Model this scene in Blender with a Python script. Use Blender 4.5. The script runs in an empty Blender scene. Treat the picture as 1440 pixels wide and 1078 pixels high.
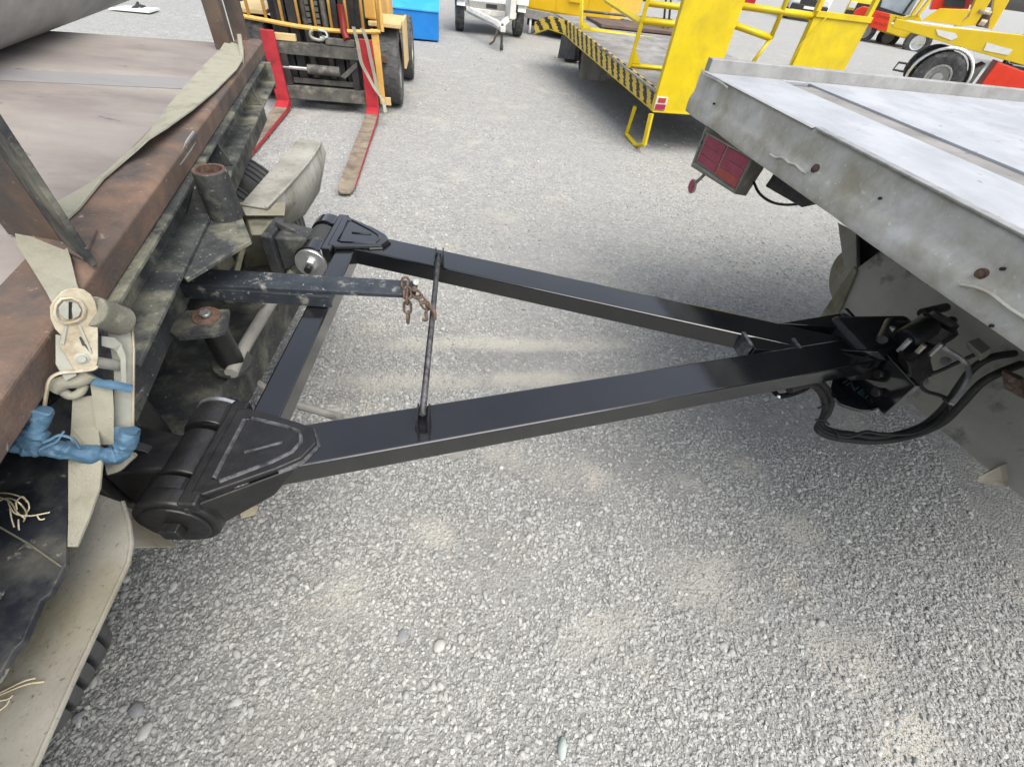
import bpy, bmesh, math, random
import numpy as np
from mathutils import Vector, Matrix
random.seed(11)
rng = np.random.default_rng(5)
PI = math.pi
scene = bpy.context.scene
COL = scene.collection

# ------------------------------------------------------------------ camera, sky, sun, exposure
cam_d = bpy.data.cameras.new('camera')
cam_d.sensor_width = 36.0
cam_d.lens = 15.3
cam_d.clip_start = 0.02
cam_d.clip_end = 900.0
cam = bpy.data.objects.new('camera', cam_d)
COL.objects.link(cam)
cam.matrix_world = Matrix(((0.990268, -0.139173, 0.0, 0.0), (0.099265, 0.706309, -0.700909, 0.0),
                           (0.097548, 0.694088, 0.71325, 1.65), (0, 0, 0, 1)))
scene.camera = cam
world = bpy.data.worlds.new('World')
scene.world = world
world.use_nodes = True
wn, wl = world.node_tree.nodes, world.node_tree.links
wn.clear()
sky = wn.new('ShaderNodeTexSky')
sky.sky_type = 'NISHITA'
sky.sun_disc = False
SUN_EL, SUN_AZ = math.radians(60), math.radians(140)     # azimuth from +Y, clockwise seen from above
sky.sun_elevation = SUN_EL
sky.sun_rotation = SUN_AZ
sky.air_density = 1.0
sky.dust_density = 4.0
hs = wn.new('ShaderNodeHueSaturation')                    # overcast: a paler, greyer sky
hs.inputs['Saturation'].default_value = 0.46
bg = wn.new('ShaderNodeBackground')
bg.inputs['Strength'].default_value = 0.15
wo = wn.new('ShaderNodeOutputWorld')
wl.new(sky.outputs[0], hs.inputs['Color'])
wl.new(hs.outputs[0], bg.inputs['Color'])
wl.new(bg.outputs[0], wo.inputs['Surface'])
sun_d = bpy.data.lights.new('sun', 'SUN')
sun_d.energy = 1.5
sun_d.angle = math.radians(60)
sun_d.color = (1.0, 0.965, 0.88)
sun = bpy.data.objects.new('sun', sun_d)
COL.objects.link(sun)
sdir = Vector((math.sin(SUN_AZ) * math.cos(SUN_EL), math.cos(SUN_AZ) * math.cos(SUN_EL), math.sin(SUN_EL)))
sun.rotation_euler = sdir.to_track_quat('Z', 'Y').to_euler()
sun.location = sdir * 20
scene.view_settings.view_transform = 'Standard'
scene.view_settings.look = 'None'
scene.view_settings.gamma = 1.0
scene.view_settings.use_curve_mapping = False
scene.view_settings.exposure = 0.84

# ------------------------------------------------------------------ materials
def lin(c):
    return tuple(c) + (1.0,)

def mat(name, c1, c2=None, scale=6.0, rough=0.6, rough2=None, metal=0.0, bump=0.0, bscale=60.0, coat=0.0,
        c3=None, t3=0.62, s3=9.0, stretch=(1, 1, 1), soft=0.06, c4=None, t4=0.66, s4=60.0, rot=0.0):
    """base colours mixed by noise, then patches of c3 (large) and specks of c4 (fine): rust, dust, wear."""
    m = bpy.data.materials.new(name)
    m.use_nodes = True
    nt = m.node_tree
    N, L = nt.nodes, nt.links
    b = N['Principled BSDF']
    tc = N.new('ShaderNodeTexCoord')
    mp = N.new('ShaderNodeMapping')
    mp.inputs['Scale'].default_value = stretch
    mp.inputs['Rotation'].default_value = (0, 0, rot)
    L.new(tc.outputs['Object'], mp.inputs['Vector'])

    def noise(sc, det=8.0, ro=0.6):
        n = N.new('ShaderNodeTexNoise')
        n.inputs['Scale'].default_value = sc
        n.inputs['Detail'].default_value = det
        n.inputs['Roughness'].default_value = ro
        L.new(mp.outputs[0], n.inputs['Vector'])
        return n.outputs['Fac']

    def ramp(fac, a, z):
        r = N.new('ShaderNodeMapRange')
        r.inputs['From Min'].default_value = a
        r.inputs['From Max'].default_value = z
        L.new(fac, r.inputs['Value'])
        return r.outputs[0]

    def mix(fac, a, z):
        x = N.new('ShaderNodeMix')
        x.data_type = 'RGBA'
        L.new(fac, x.inputs[0])
        if isinstance(a, tuple):
            x.inputs[6].default_value = lin(a)
        else:
            L.new(a, x.inputs[6])
        x.inputs[7].default_value = lin(z)
        return x.outputs[2]

    base = ramp(noise(scale), 0.36, 0.66)
    col = mix(base, c1, c2 or tuple(min(1, v * 1.18) for v in c1))
    if c3:
        col = mix(ramp(noise(s3, 10, 0.65), t3 - soft, t3 + soft), col, c3)
    if c4:
        col = mix(ramp(noise(s4, 6, 0.7), t4 - 0.03, t4 + 0.03), col, c4)
    L.new(col, b.inputs['Base Color'])
    if rough2 is None:
        rough2 = min(1.0, rough + 0.12)
    rr = N.new('ShaderNodeMapRange')
    rr.inputs['From Min'].default_value = 0.3
    rr.inputs['From Max'].default_value = 0.7
    rr.inputs['To Min'].default_value = rough
    rr.inputs['To Max'].default_value = rough2
    L.new(noise(scale * 2.3, 6), rr.inputs['Value'])
    L.new(rr.outputs[0], b.inputs['Roughness'])
    b.inputs['Metallic'].default_value = metal
    b.inputs['Coat Weight'].default_value = coat
    b.inputs['Coat Roughness'].default_value = 0.12
    if bump:
        bp = N.new('ShaderNodeBump')
        bp.inputs['Strength'].default_value = 1.0
        bp.inputs['Distance'].default_value = bump
        L.new(noise(bscale, 5), bp.inputs['Height'])
        L.new(bp.outputs[0], b.inputs['Normal'])
    return m

M = {}
M['black_gloss'] = mat('black gloss paint', (0.005, 0.0055, 0.007), (0.009, 0.0095, 0.011), 4, 0.07, 0.15, coat=1.0, bump=0.0004, bscale=30,
                       c4=(0.035, 0.035, 0.036), t4=0.74, s4=70)
M['black_cast'] = mat('black painted casting', (0.008, 0.008, 0.009), (0.016, 0.016, 0.016), 14, 0.32, 0.55, bump=0.0015, bscale=60)
M['weld'] = mat('worn weld bead', (0.03, 0.03, 0.034), (0.15, 0.15, 0.16), 45, 0.4, 0.6, metal=0.4, bump=0.002, bscale=140)
M['black_dusty'] = mat('old black steel with dust', (0.022, 0.024, 0.027), (0.05, 0.052, 0.05), 9, 0.45, 0.8, bump=0.002, bscale=90,
                       c3=(0.17, 0.168, 0.13), t3=0.59, s3=7, soft=0.10, c4=(0.28, 0.275, 0.255), t4=0.65, s4=75)
M['black_worn'] = mat('scratched black bar paint', (0.020, 0.026, 0.034), (0.045, 0.052, 0.060), 12, 0.35, 0.6, bump=0.001, bscale=80,
                      c3=(0.26, 0.25, 0.22), t3=0.64, s3=24, c4=(0.42, 0.41, 0.39), t4=0.66, s4=70)
M['navy_plate'] = mat('blue black painted plate', (0.008, 0.010, 0.016), (0.022, 0.026, 0.034), 9, 0.4, 0.65, bump=0.002, bscale=40,
                      c3=(0.12, 0.118, 0.10), t3=0.55, s3=7, soft=0.13, c4=(0.26, 0.255, 0.23), t4=0.64, s4=38)
M['channel'] = mat('dusty chassis channel', (0.028, 0.032, 0.034), (0.075, 0.08, 0.075), 12, 0.5, 0.85, bump=0.002, bscale=110,
                   c3=(0.21, 0.205, 0.15), t3=0.56, s3=6, soft=0.08, c4=(0.34, 0.335, 0.30), t4=0.645, s4=90, stretch=(1, 1, 1))
M['rust'] = mat('rusted beam', (0.130, 0.085, 0.062), (0.215, 0.138, 0.098), 4.5, 0.85, 0.98, bump=0.002, bscale=120,
                c3=(0.07, 0.062, 0.06), t3=0.53, s3=5.5, soft=0.11, c4=(0.26, 0.225, 0.175), t4=0.645, s4=30)
M['rust_bolt'] = mat('rusty bolt', (0.065, 0.036, 0.026), (0.14, 0.085, 0.062), 60, 0.8, 0.95, bump=0.002, bscale=200)
M['rust_chain'] = mat('rusty chain steel', (0.055, 0.034, 0.024), (0.14, 0.095, 0.068), 70, 0.7, 0.9, bump=0.001, bscale=200, c3=(0.2, 0.19, 0.17), s3=60)
M['stake'] = mat('brown painted stake', (0.075, 0.05, 0.037), (0.13, 0.09, 0.065), 7, 0.65, 0.9, bump=0.0015, bscale=100,
                 c3=(0.045, 0.045, 0.045), t3=0.52, s3=5, soft=0.12, c4=(0.28, 0.24, 0.2), t4=0.68, s4=70)
M['olive'] = mat('olive dust on chassis steel', (0.17, 0.165, 0.115), (0.24, 0.235, 0.175), 8, 0.75, 0.95, bump=0.0015, bscale=90,
                 c3=(0.085, 0.08, 0.06), t3=0.60, s3=11, soft=0.1, c4=(0.05, 0.045, 0.035), t4=0.69, s4=60)
M['fender'] = mat('dust covered mudguard', (0.235, 0.222, 0.185), (0.315, 0.302, 0.258), 7, 0.8, 0.97, bump=0.0015, bscale=130,
                  c3=(0.19, 0.17, 0.105), t3=0.56, s3=5, soft=0.12, c4=(0.12, 0.105, 0.07), t4=0.625, s4=80)
M['fender_grey'] = mat('pale grey mudguard plastic', (0.27, 0.262, 0.23), (0.38, 0.37, 0.335), 6, 0.7, 0.9, bump=0.0012, bscale=80,
                       c3=(0.20, 0.19, 0.155), t3=0.57, s3=9, soft=0.1, c4=(0.09, 0.085, 0.075), t4=0.64, s4=38, stretch=(1, 1, 0.35))
M['ply'] = mat('weathered deck plywood', (0.185, 0.158, 0.148), (0.255, 0.225, 0.212), 2.4, 0.75, 0.92, bump=0.0015, bscale=16,
               c3=(0.31, 0.288, 0.25), t3=0.57, s3=3.0, soft=0.16, c4=(0.13, 0.115, 0.112), t4=0.66, s4=11, stretch=(0.6, 1.5, 1), rot=math.radians(-19.5))
M['ply_pale'] = mat('bleached plywood edge', (0.21, 0.205, 0.205), (0.29, 0.285, 0.28), 3.0, 0.75, 0.92, bump=0.0015, bscale=16,
                    c3=(0.20, 0.18, 0.185), t3=0.58, s3=3, soft=0.15, stretch=(0.35, 2.2, 1), rot=math.radians(-19.5))
M['pole'] = mat('weathered grey pole', (0.28, 0.28, 0.275), (0.40, 0.40, 0.39), 4, 0.6, 0.8, bump=0.001, bscale=40,
                c3=(0.22, 0.22, 0.21), t3=0.58, s3=5, soft=0.15, stretch=(1.6, 0.35, 1), c4=(0.6, 0.6, 0.6), t4=0.76, s4=30)
M['webbing'] = mat('dirty webbing', (0.27, 0.26, 0.20), (0.38, 0.37, 0.295), 9, 0.85, 0.98, bump=0.0015, bscale=320,
                   c3=(0.18, 0.17, 0.125), t3=0.58, s3=9, soft=0.12)
M['webbing_dark'] = mat('grimy wound webbing', (0.13, 0.13, 0.10), (0.21, 0.205, 0.16), 16, 0.85, 0.98, bump=0.002, bscale=320, c3=(0.28, 0.27, 0.22), t3=0.6, s3=22)
M['zinc'] = mat('yellow zinc plate', (0.36, 0.325, 0.235), (0.47, 0.43, 0.33), 14, 0.42, 0.6, metal=0.25, bump=0.0006, bscale=90,
                c3=(0.24, 0.18, 0.11), t3=0.58, s3=18, soft=0.1, c4=(0.66, 0.63, 0.55), t4=0.70, s4=60)
M['zinc_grey'] = mat('dull zinc plate', (0.24, 0.245, 0.21), (0.35, 0.355, 0.31), 14, 0.5, 0.7, metal=0.2, bump=0.0006, bscale=90,
                     c3=(0.30, 0.29, 0.24), t3=0.64, s3=14)
M['blue_grip'] = mat('faded blue grip', (0.035, 0.095, 0.165), (0.085, 0.165, 0.24), 13, 0.5, 0.75, bump=0.004, bscale=28,
                     c3=(0.008, 0.025, 0.15), t3=0.62, s3=20, soft=0.03)
M['steel'] = mat('bright zinc steel', (0.52, 0.53, 0.53), (0.68, 0.69, 0.69), 30, 0.25, 0.4, metal=0.85, bump=0.0003, bscale=150)
M['steel_dull'] = mat('dull steel', (0.30, 0.30, 0.29), (0.42, 0.42, 0.40), 30, 0.4, 0.6, metal=0.6, bump=0.0006, bscale=150)
M['deck_alloy'] = mat('chalky alloy deck', (0.33, 0.345, 0.37), (0.41, 0.425, 0.45), 3.0, 0.5, 0.7, metal=0.0, bump=0.0012, bscale=30,
                      c3=(0.28, 0.292, 0.315), t3=0.58, s3=4, soft=0.14, c4=(0.20, 0.205, 0.215), t4=0.66, s4=22, stretch=(1.2, 0.8, 1), rot=math.radians(-14))
M['rim_alloy'] = mat('dull alloy edge', (0.27, 0.27, 0.26), (0.36, 0.36, 0.35), 6, 0.5, 0.7, metal=0.15, bump=0.001, bscale=60,
                     c3=(0.21, 0.205, 0.19), t3=0.60, s3=9, soft=0.12)
M['rear_steel'] = mat('stained alloy rear plate', (0.48, 0.48, 0.45), (0.60, 0.60, 0.57), 5, 0.5, 0.75, metal=0.15, bump=0.003, bscale=30,
                      c3=(0.34, 0.32, 0.245), t3=0.52, s3=7, soft=0.14, c4=(0.60, 0.59, 0.56), t4=0.64, s4=60)
M['flap'] = mat('dusty grey mudflap', (0.25, 0.246, 0.225), (0.33, 0.325, 0.295), 5, 0.8, 0.95, bump=0.001, bscale=60,
                c3=(0.07, 0.07, 0.07), t3=0.64, s3=8, soft=0.08, c4=(0.07, 0.068, 0.06), t4=0.72, s4=22)
M['board'] = mat('pale bare board', (0.38, 0.34, 0.27), (0.48, 0.44, 0.36), 8, 0.8, 0.95, bump=0.001, bscale=70, c3=(0.3, 0.26, 0.2), t3=0.6, s3=12, stretch=(0.4, 2, 1))
M['rubber'] = mat('dusty rubber', (0.028, 0.028, 0.029), (0.06, 0.06, 0.06), 14, 0.75, 0.95, bump=0.001, bscale=90, c3=(0.12, 0.12, 0.115), t3=0.60, s3=12, soft=0.12)
M['rubber_dust'] = mat('dry dusty rubber', (0.055, 0.056, 0.056), (0.10, 0.10, 0.10), 14, 0.8, 0.95, bump=0.001, bscale=90)
M['rubber_grey'] = mat('dust grey tyre tread', (0.075, 0.078, 0.078), (0.12, 0.122, 0.12), 14, 0.8, 0.95, bump=0.001, bscale=90)
M['hose'] = mat('black hose rubber', (0.008, 0.008, 0.008), (0.016, 0.016, 0.015), 40, 0.55, 0.75, bump=0.0006, bscale=200)
M['red_fork'] = mat('red fork paint', (0.34, 0.016, 0.024), (0.46, 0.03, 0.04), 9, 0.5, 0.7, bump=0.001, bscale=70, c3=(0.22, 0.02, 0.02), t3=0.62, s3=12, c4=(0.15, 0.07, 0.05), t4=0.71, s4=40)
M['fork_worn'] = mat('worn fork steel', (0.20, 0.16, 0.12), (0.32, 0.27, 0.20), 6, 0.6, 0.8, metal=0.15, bump=0.001, bscale=70, c3=(0.13, 0.10, 0.08), t3=0.58, s3=9, soft=0.1, c4=(0.40, 0.06, 0.06), t4=0.70, s4=14)
M['carriage'] = mat('greasy carriage steel', (0.055, 0.053, 0.047), (0.12, 0.115, 0.10), 9, 0.55, 0.8, bump=0.001, bscale=60, c3=(0.26, 0.25, 0.20), t3=0.62, s3=8, soft=0.1)
M['forklift_yellow'] = mat('forklift yellow paint', (0.60, 0.34, 0.075), (0.70, 0.43, 0.12), 8, 0.45, 0.65, bump=0.0006, bscale=60, c3=(0.45, 0.26, 0.09), t3=0.65, s3=9)
M['forklift_cream'] = mat('faded cream yellow paint', (0.54, 0.40, 0.18), (0.62, 0.48, 0.25), 8, 0.5, 0.7, c3=(0.55, 0.36, 0.15), t3=0.64, s3=10)
M['dark'] = mat('dark machinery', (0.012, 0.012, 0.013), (0.035, 0.034, 0.033), 12, 0.5, 0.8, bump=0.001, bscale=60)
M['yellow'] = mat('bright yellow paint', (0.60, 0.45, 0.002), (0.67, 0.51, 0.003), 5, 0.36, 0.5, bump=0.0005, bscale=40, c3=(0.50, 0.365, 0.01), t3=0.57, s3=4, soft=0.12, c4=(0.26, 0.18, 0.04), t4=0.70, s4=36)
M['yellow_van'] = mat('golden yellow panel paint', (0.66, 0.40, 0.006), (0.70, 0.45, 0.01), 3, 0.32, 0.42)
M['yellow_tow'] = mat('tow truck yellow paint', (0.62, 0.43, 0.01), (0.68, 0.48, 0.014), 3, 0.3, 0.45, c3=(0.62, 0.43, 0.02), t3=0.66, s3=4)
M['plate_grey'] = mat('worn deck plate', (0.17, 0.165, 0.155), (0.28, 0.27, 0.255), 4, 0.5, 0.8, metal=0.1, bump=0.001, bscale=60, c3=(0.38, 0.37, 0.35), t3=0.62, s3=3, soft=0.12, c4=(0.1, 0.07, 0.05), t4=0.66, s4=20)
M['plate_brown'] = mat('rusty brown deck plate', (0.085, 0.055, 0.042), (0.14, 0.10, 0.08), 5, 0.7, 0.9)
M['blue_bin'] = mat('blue bin paint', (0.006, 0.16, 0.50), (0.01, 0.20, 0.58), 3, 0.35, 0.5, c3=(0.02, 0.13, 0.4), t3=0.66, s3=5)
M['blue_lid'] = mat('sun faded blue lid paint', (0.03, 0.32, 0.72), (0.06, 0.38, 0.78), 3, 0.35, 0.5)
M['white'] = mat('white vehicle paint', (0.74, 0.74, 0.73), (0.82, 0.82, 0.81), 4, 0.3, 0.45)
M['white_dirty'] = mat('dirty white paint', (0.55, 0.53, 0.47), (0.72, 0.70, 0.65), 7, 0.5, 0.7, c3=(0.33, 0.28, 0.22), t3=0.66, s3=9)
M['red'] = mat('red vehicle paint', (0.62, 0.030, 0.008), (0.70, 0.045, 0.012), 3, 0.25, 0.38)
M['red_dark'] = mat('deep red paint', (0.38, 0.01, 0.02), (0.48, 0.016, 0.03), 3, 0.25, 0.38)
M['cone'] = mat('orange red cone plastic', (0.75, 0.05, 0.04), (0.82, 0.08, 0.06), 6, 0.5, 0.65)
M['lens_red'] = mat('dusty red lens', (0.26, 0.018, 0.055), (0.36, 0.03, 0.085), 14, 0.3, 0.5, bump=0.0008, bscale=90, c4=(0.45, 0.3, 0.3), t4=0.72, s4=50)
M['lens_orange'] = mat('dusty orange red lens', (0.33, 0.03, 0.025), (0.42, 0.06, 0.04), 14, 0.3, 0.5, bump=0.0008, bscale=90, c4=(0.5, 0.35, 0.28), t4=0.72, s4=50)
M['lamp_box'] = mat('dusty lamp housing', (0.20, 0.195, 0.165), (0.30, 0.29, 0.25), 9, 0.7, 0.9, bump=0.001, bscale=80, c3=(0.40, 0.39, 0.35), t3=0.64, s3=16)
M['glass'] = mat('dark vehicle glass', (0.02, 0.026, 0.03), (0.05, 0.06, 0.065), 1.5, 0.06, 0.1)
M['glass_pale'] = mat('windscreen with painted sky reflection', (0.28, 0.34, 0.38), (0.42, 0.48, 0.52), 2.0, 0.1, 0.16)  # pale base colour stands in for sky mirrored in the glass
M['chrome'] = mat('chrome trim', (0.70, 0.70, 0.68), (0.8, 0.8, 0.78), 9, 0.12, 0.25, metal=0.95, bump=0.0015, bscale=14)
M['reflector'] = mat('silver reflective tape', (0.62, 0.62, 0.58), (0.68, 0.68, 0.64), 9, 0.35, 0.45)
M['tray_pale'] = mat('pale tray floor', (0.50, 0.48, 0.50), (0.60, 0.58, 0.60), 4, 0.4, 0.6)
M['paper'] = mat('white sheet', (0.66, 0.70, 0.67), (0.75, 0.78, 0.76), 20, 0.7)
M['straw'] = mat('dry straw', (0.60, 0.50, 0.30), (0.74, 0.65, 0.45), 50, 0.8)
M['print'] = mat('black print', (0.02, 0.015, 0.01), (0.03, 0.02, 0.015), 20, 0.5)
M['print_red'] = mat('dark red print', (0.16, 0.006, 0.004), (0.2, 0.01, 0.006), 20, 0.5)
M['chalk'] = mat('teal chalk mark', (0.025, 0.055, 0.065), (0.035, 0.075, 0.085), 60, 0.8)
M['timber'] = mat('pale timber offcut', (0.42, 0.35, 0.24), (0.54, 0.46, 0.33), 10, 0.8, 0.95, bump=0.001, bscale=80)
M['stone_pale'] = mat('pale stone', (0.40, 0.395, 0.37), (0.50, 0.495, 0.465), 30, 0.8, 0.95, bump=0.001, bscale=120)
M['stone_grey'] = mat('grey stone', (0.20, 0.205, 0.21), (0.29, 0.295, 0.30), 30, 0.8, 0.95, bump=0.001, bscale=120)
M['stone_green'] = mat('greenish stone', (0.36, 0.42, 0.40), (0.46, 0.51, 0.49), 30, 0.6, 0.8, bump=0.001, bscale=120)

def stripe_mat():
    m = bpy.data.materials.new('hazard stripes')
    m.use_nodes = True
    N, L = m.node_tree.nodes, m.node_tree.links
    b = N['Principled BSDF']
    uv = N.new('ShaderNodeUVMap')
    sep = N.new('ShaderNodeSeparateXYZ')
    L.new(uv.outputs[0], sep.inputs[0])
    no = N.new('ShaderNodeTexNoise')
    no.inputs['Scale'].default_value = 9
    no.inputs['Detail'].default_value = 6
    L.new(uv.outputs[0], no.inputs['Vector'])
    def mth(op, a, z):
        x = N.new('ShaderNodeMath')
        x.operation = op
        for i, v in enumerate((a, z)):
            if isinstance(v, (int, float)):
                x.inputs[i].default_value = v
            else:
                L.new(v, x.inputs[i])
        return x.outputs[0]
    t = mth('ADD', mth('MULTIPLY', sep.outputs['X'], 4.6), mth('MULTIPLY', sep.outputs['Y'], -0.75))
    t = mth('ADD', t, mth('MULTIPLY', no.outputs['Fac'], 0.8))
    f = mth('LESS_THAN', mth('FRACT', t, 0), 0.44)
    x = N.new('ShaderNodeMix')
    x.data_type = 'RGBA'
    L.new(f, x.inputs[0])
    x.inputs[6].default_value = (0.66, 0.48, 0.06, 1)
    x.inputs[7].default_value = (0.03, 0.028, 0.02, 1)
    L.new(x.outputs[2], b.inputs['Base Color'])
    b.inputs['Roughness'].default_value = 0.55
    return m
M['hazard'] = stripe_mat()

# ------------------------------------------------------------------ builders
class Fr:
    """a level frame: u along heading th, v to its left, z up, about a ground point."""
    def __init__(s, th, x=0.0, y=0.0):
        a = math.radians(th)
        s.c, s.s, s.x, s.y = math.cos(a), math.sin(a), x, y
    def __call__(s, u, v, z=0.0):
        return (s.x + u * s.c - v * s.s, s.y + u * s.s + v * s.c, z)

class MB:
    def __init__(s):
        s.v, s.f, s.sm = [], [], []
    def add(s, vs, fs, smooth=False):
        n = len(s.v)
        s.v += [tuple(p) for p in vs]
        s.f += [tuple(i + n for i in f) for f in fs]
        s.sm += [smooth] * len(fs)
        return s
    def hexa(s, p):            # 4 bottom, 4 top in the same order
        return s.add(p, [(3, 2, 1, 0), (4, 5, 6, 7), (0, 1, 5, 4), (1, 2, 6, 5), (2, 3, 7, 6), (3, 0, 4, 7)])
    def box(s, fr, u0, u1, v0, v1, z0, z1):
        return s.hexa([fr(u0, v0, z0), fr(u1, v0, z0), fr(u1, v1, z0), fr(u0, v1, z0),
                       fr(u0, v0, z1), fr(u1, v0, z1), fr(u1, v1, z1), fr(u0, v1, z1)])
    def prism(s, pts, vec):
        n = len(pts)
        a = [Vector(p) for p in pts]
        b = [p + Vector(vec) for p in a]
        return s.add(a + b, [tuple(range(n))[::-1], tuple(range(n, 2 * n))] + [(i, (i + 1) % n, n + (i + 1) % n, n + i) for i in range(n)])
    def slab(s, pts, t):       # polygon with a thickness downwards
        return s.prism(pts, (0, 0, -t))
    def sweep(s, prof, fr, v0, v1):   # (u, z) profile along v
        return s.prism([fr(u, v0, z) for u, z in prof], Vector(fr(0, v1)) - Vector(fr(0, v0)))
    def tube(s, pts, r, n=8, closed=False, flat=1.0):
        P = [Vector(p) for p in pts]
        rs = r if isinstance(r, (list, tuple)) else [r] * len(P)
        ref, vs = None, []
        for i, p in enumerate(P):
            a = P[i - 1] if (i or closed) else p
            b = P[(i + 1) % len(P)] if (i < len(P) - 1 or closed) else p
            t = (b - a).normalized()
            if ref is None:
                ref = t.orthogonal().normalized() if abs(t.z) > 0.9 else t.cross(Vector((0, 0, 1))).normalized()
            ref = (ref - t * ref.dot(t)).normalized()
            q = t.cross(ref)
            for k in range(n):
                g = 2 * PI * k / n
                vs.append(p + ref * (math.cos(g) * rs[i]) + q * (math.sin(g) * rs[i] * flat))
        m = len(P)
        fs = []
        for i in range(m if closed else m - 1):
            j = (i + 1) % m
            for k in range(n):
                l = (k + 1) % n
                fs.append((i * n + k, i * n + l, j * n + l, j * n + k))
        s.add(vs, fs, True)
        if not closed:
            s.add([vs[k] for k in range(n)], [tuple(range(n))[::-1]])
            s.add([vs[(m - 1) * n + k] for k in range(n)], [tuple(range(n))])
        return s
    def cyl(s, p0, p1, r, n=24, r1=None):
        return s.lathe(p0, Vector(p1) - Vector(p0), [(0, 0), (r, 0), (r1 if r1 is not None else r, (Vector(p1) - Vector(p0)).length), (0, (Vector(p1) - Vector(p0)).length)], n, sharp=True)
    def lathe(s, o, axis, prof, n=24, sharp=False):
        ax = Vector(axis).normalized()
        e = ax.orthogonal().normalized()
        q = ax.cross(e)
        o = Vector(o)
        def ring(r, h):
            return [o + ax * h + (e * math.cos(2 * PI * k / n) + q * math.sin(2 * PI * k / n)) * r for k in range(n)]
        for (r0, h0), (r1, h1) in zip(prof[:-1], prof[1:]):
            a, b = ring(max(r0, 1e-5), h0), ring(max(r1, 1e-5), h1)
            if r0 < 1e-4:
                s.add(b, [tuple(range(n))])
            elif r1 < 1e-4:
                s.add(a, [tuple(range(n))])
            else:
                s.add(a + b, [(k, (k + 1) % n, n + (k + 1) % n, n + k) for k in range(n)], True)
        return s
    def ribbon(s, pairs, t, up=None):
        """a strip through (left, right) pairs with a thickness"""
        L = [Vector(a) for a, b in pairs]
        Rr = [Vector(b) for a, b in pairs]
        n = len(L)
        nr = []
        for i in range(n):
            a, b = max(0, i - 1), min(n - 1, i + 1)
            d = ((L[b] + Rr[b]) - (L[a] + Rr[a]))
            w = Rr[i] - L[i]
            k = d.cross(w)
            nr.append(k.normalized() * t if k.length > 1e-9 else Vector((0, 0, t)))
        vs = []
        for i in range(n):
            vs += [L[i], Rr[i], Rr[i] - nr[i], L[i] - nr[i]]
        fs = []
        for i in range(n - 1):
            for k in range(4):
                l = (k + 1) % 4
                fs.append((4 * i + k, 4 * i + l, 4 * i + 4 + l, 4 * i + 4 + k))
        fs += [(3, 2, 1, 0), (4 * n - 4, 4 * n - 3, 4 * n - 2, 4 * n - 1)]
        return s.add(vs, fs)
    def build(s, name, material, parent=None, bevel=0.0, segs=2, root=None):
        o0 = Vector((0, 0, 0))
        r = parent
        while r is not None and r.parent is not None:
            r = r.parent
        if r is not None:
            o0 = Vector(r.location)
        elif root is not None:
            o0 = Vector(root)
        me = bpy.data.meshes.new(name)
        me.from_pydata([tuple(Vector(p) - o0) for p in s.v], [], s.f)
        me.polygons.foreach_set('use_smooth', s.sm)
        bm = bmesh.new()
        bm.from_mesh(me)
        bmesh.ops.remove_doubles(bm, verts=bm.verts, dist=1e-5)
        bmesh.ops.recalc_face_normals(bm, faces=bm.faces)
        for e in bm.edges:
            if len(e.link_faces) == 2 and e.calc_face_angle(0) > 0.7:
                e.smooth = False
        bm.to_mesh(me)
        bm.free()
        me.materials.append(M[material])
        o = bpy.data.objects.new(name, me)
        COL.objects.link(o)
        if parent is not None:
            o.parent = parent
        else:
            o.location = o0
        if bevel:
            b = o.modifiers.new('bevel', 'BEVEL')
            b.width = bevel
            b.segments = segs
            b.limit_method = 'ANGLE'
            b.angle_limit = 0.6
        return o

def thing(name, label, cat, loc, group=None):
    o = bpy.data.objects.new(name, None)
    o.empty_display_size = 0.1
    COL.objects.link(o)
    o.location = loc
    return tag(o, label, cat, group)

def tag(o, label, cat, group=None):
    o['label'] = label
    o['category'] = cat
    if group:
        o['group'] = group
    return o

def smooth_path(pts, k=5):
    P = [Vector(p) for p in pts]
    out = []
    for i in range(len(P) - 1):
        p0, p1, p2, p3 = P[max(0, i - 1)], P[i], P[i + 1], P[min(len(P) - 1, i + 2)]
        for j in range(k):
            t = j / k
            out.append(0.5 * ((2 * p1) + (p2 - p0) * t + (2 * p0 - 5 * p1 + 4 * p2 - p3) * t * t + (3 * p1 - p0 - 3 * p2 + p3) * t ** 3))
    out.append(P[-1])
    return out

def text_mesh(name, body, size, origin, right, up, material, parent, root):
    cu = bpy.data.curves.new(name, 'FONT')
    cu.body = body
    cu.size = size
    cu.extrude = 0.0008
    tmp = bpy.data.objects.new(name, cu)
    COL.objects.link(tmp)
    dg = bpy.context.evaluated_depsgraph_get()
    me = bpy.data.meshes.new_from_object(tmp.evaluated_get(dg))
    bpy.data.objects.remove(tmp)
    r, u = Vector(right).normalized(), Vector(up).normalized()
    n = r.cross(u)
    mt = Matrix((r, u, n)).transposed().to_4x4()
    mt.translation = Vector(origin) - Vector(root)
    me.transform(mt)
    me.materials.clear()
    me.materials.append(M[material])
    o = bpy.data.objects.new(name, me)
    COL.objects.link(o)
    o.parent = parent
    return o

def copy_part(o, parent, name=None):
    c = o.copy()
    COL.objects.link(c)
    c.parent = parent
    for ch in list(o.children):
        copy_part(ch, c)
    return c

def copy_thing(o, label):
    c = o.copy()
    COL.objects.link(c)
    c['label'] = label
    for ch in list(o.children):
        copy_part(ch, c)
    return c

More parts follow.
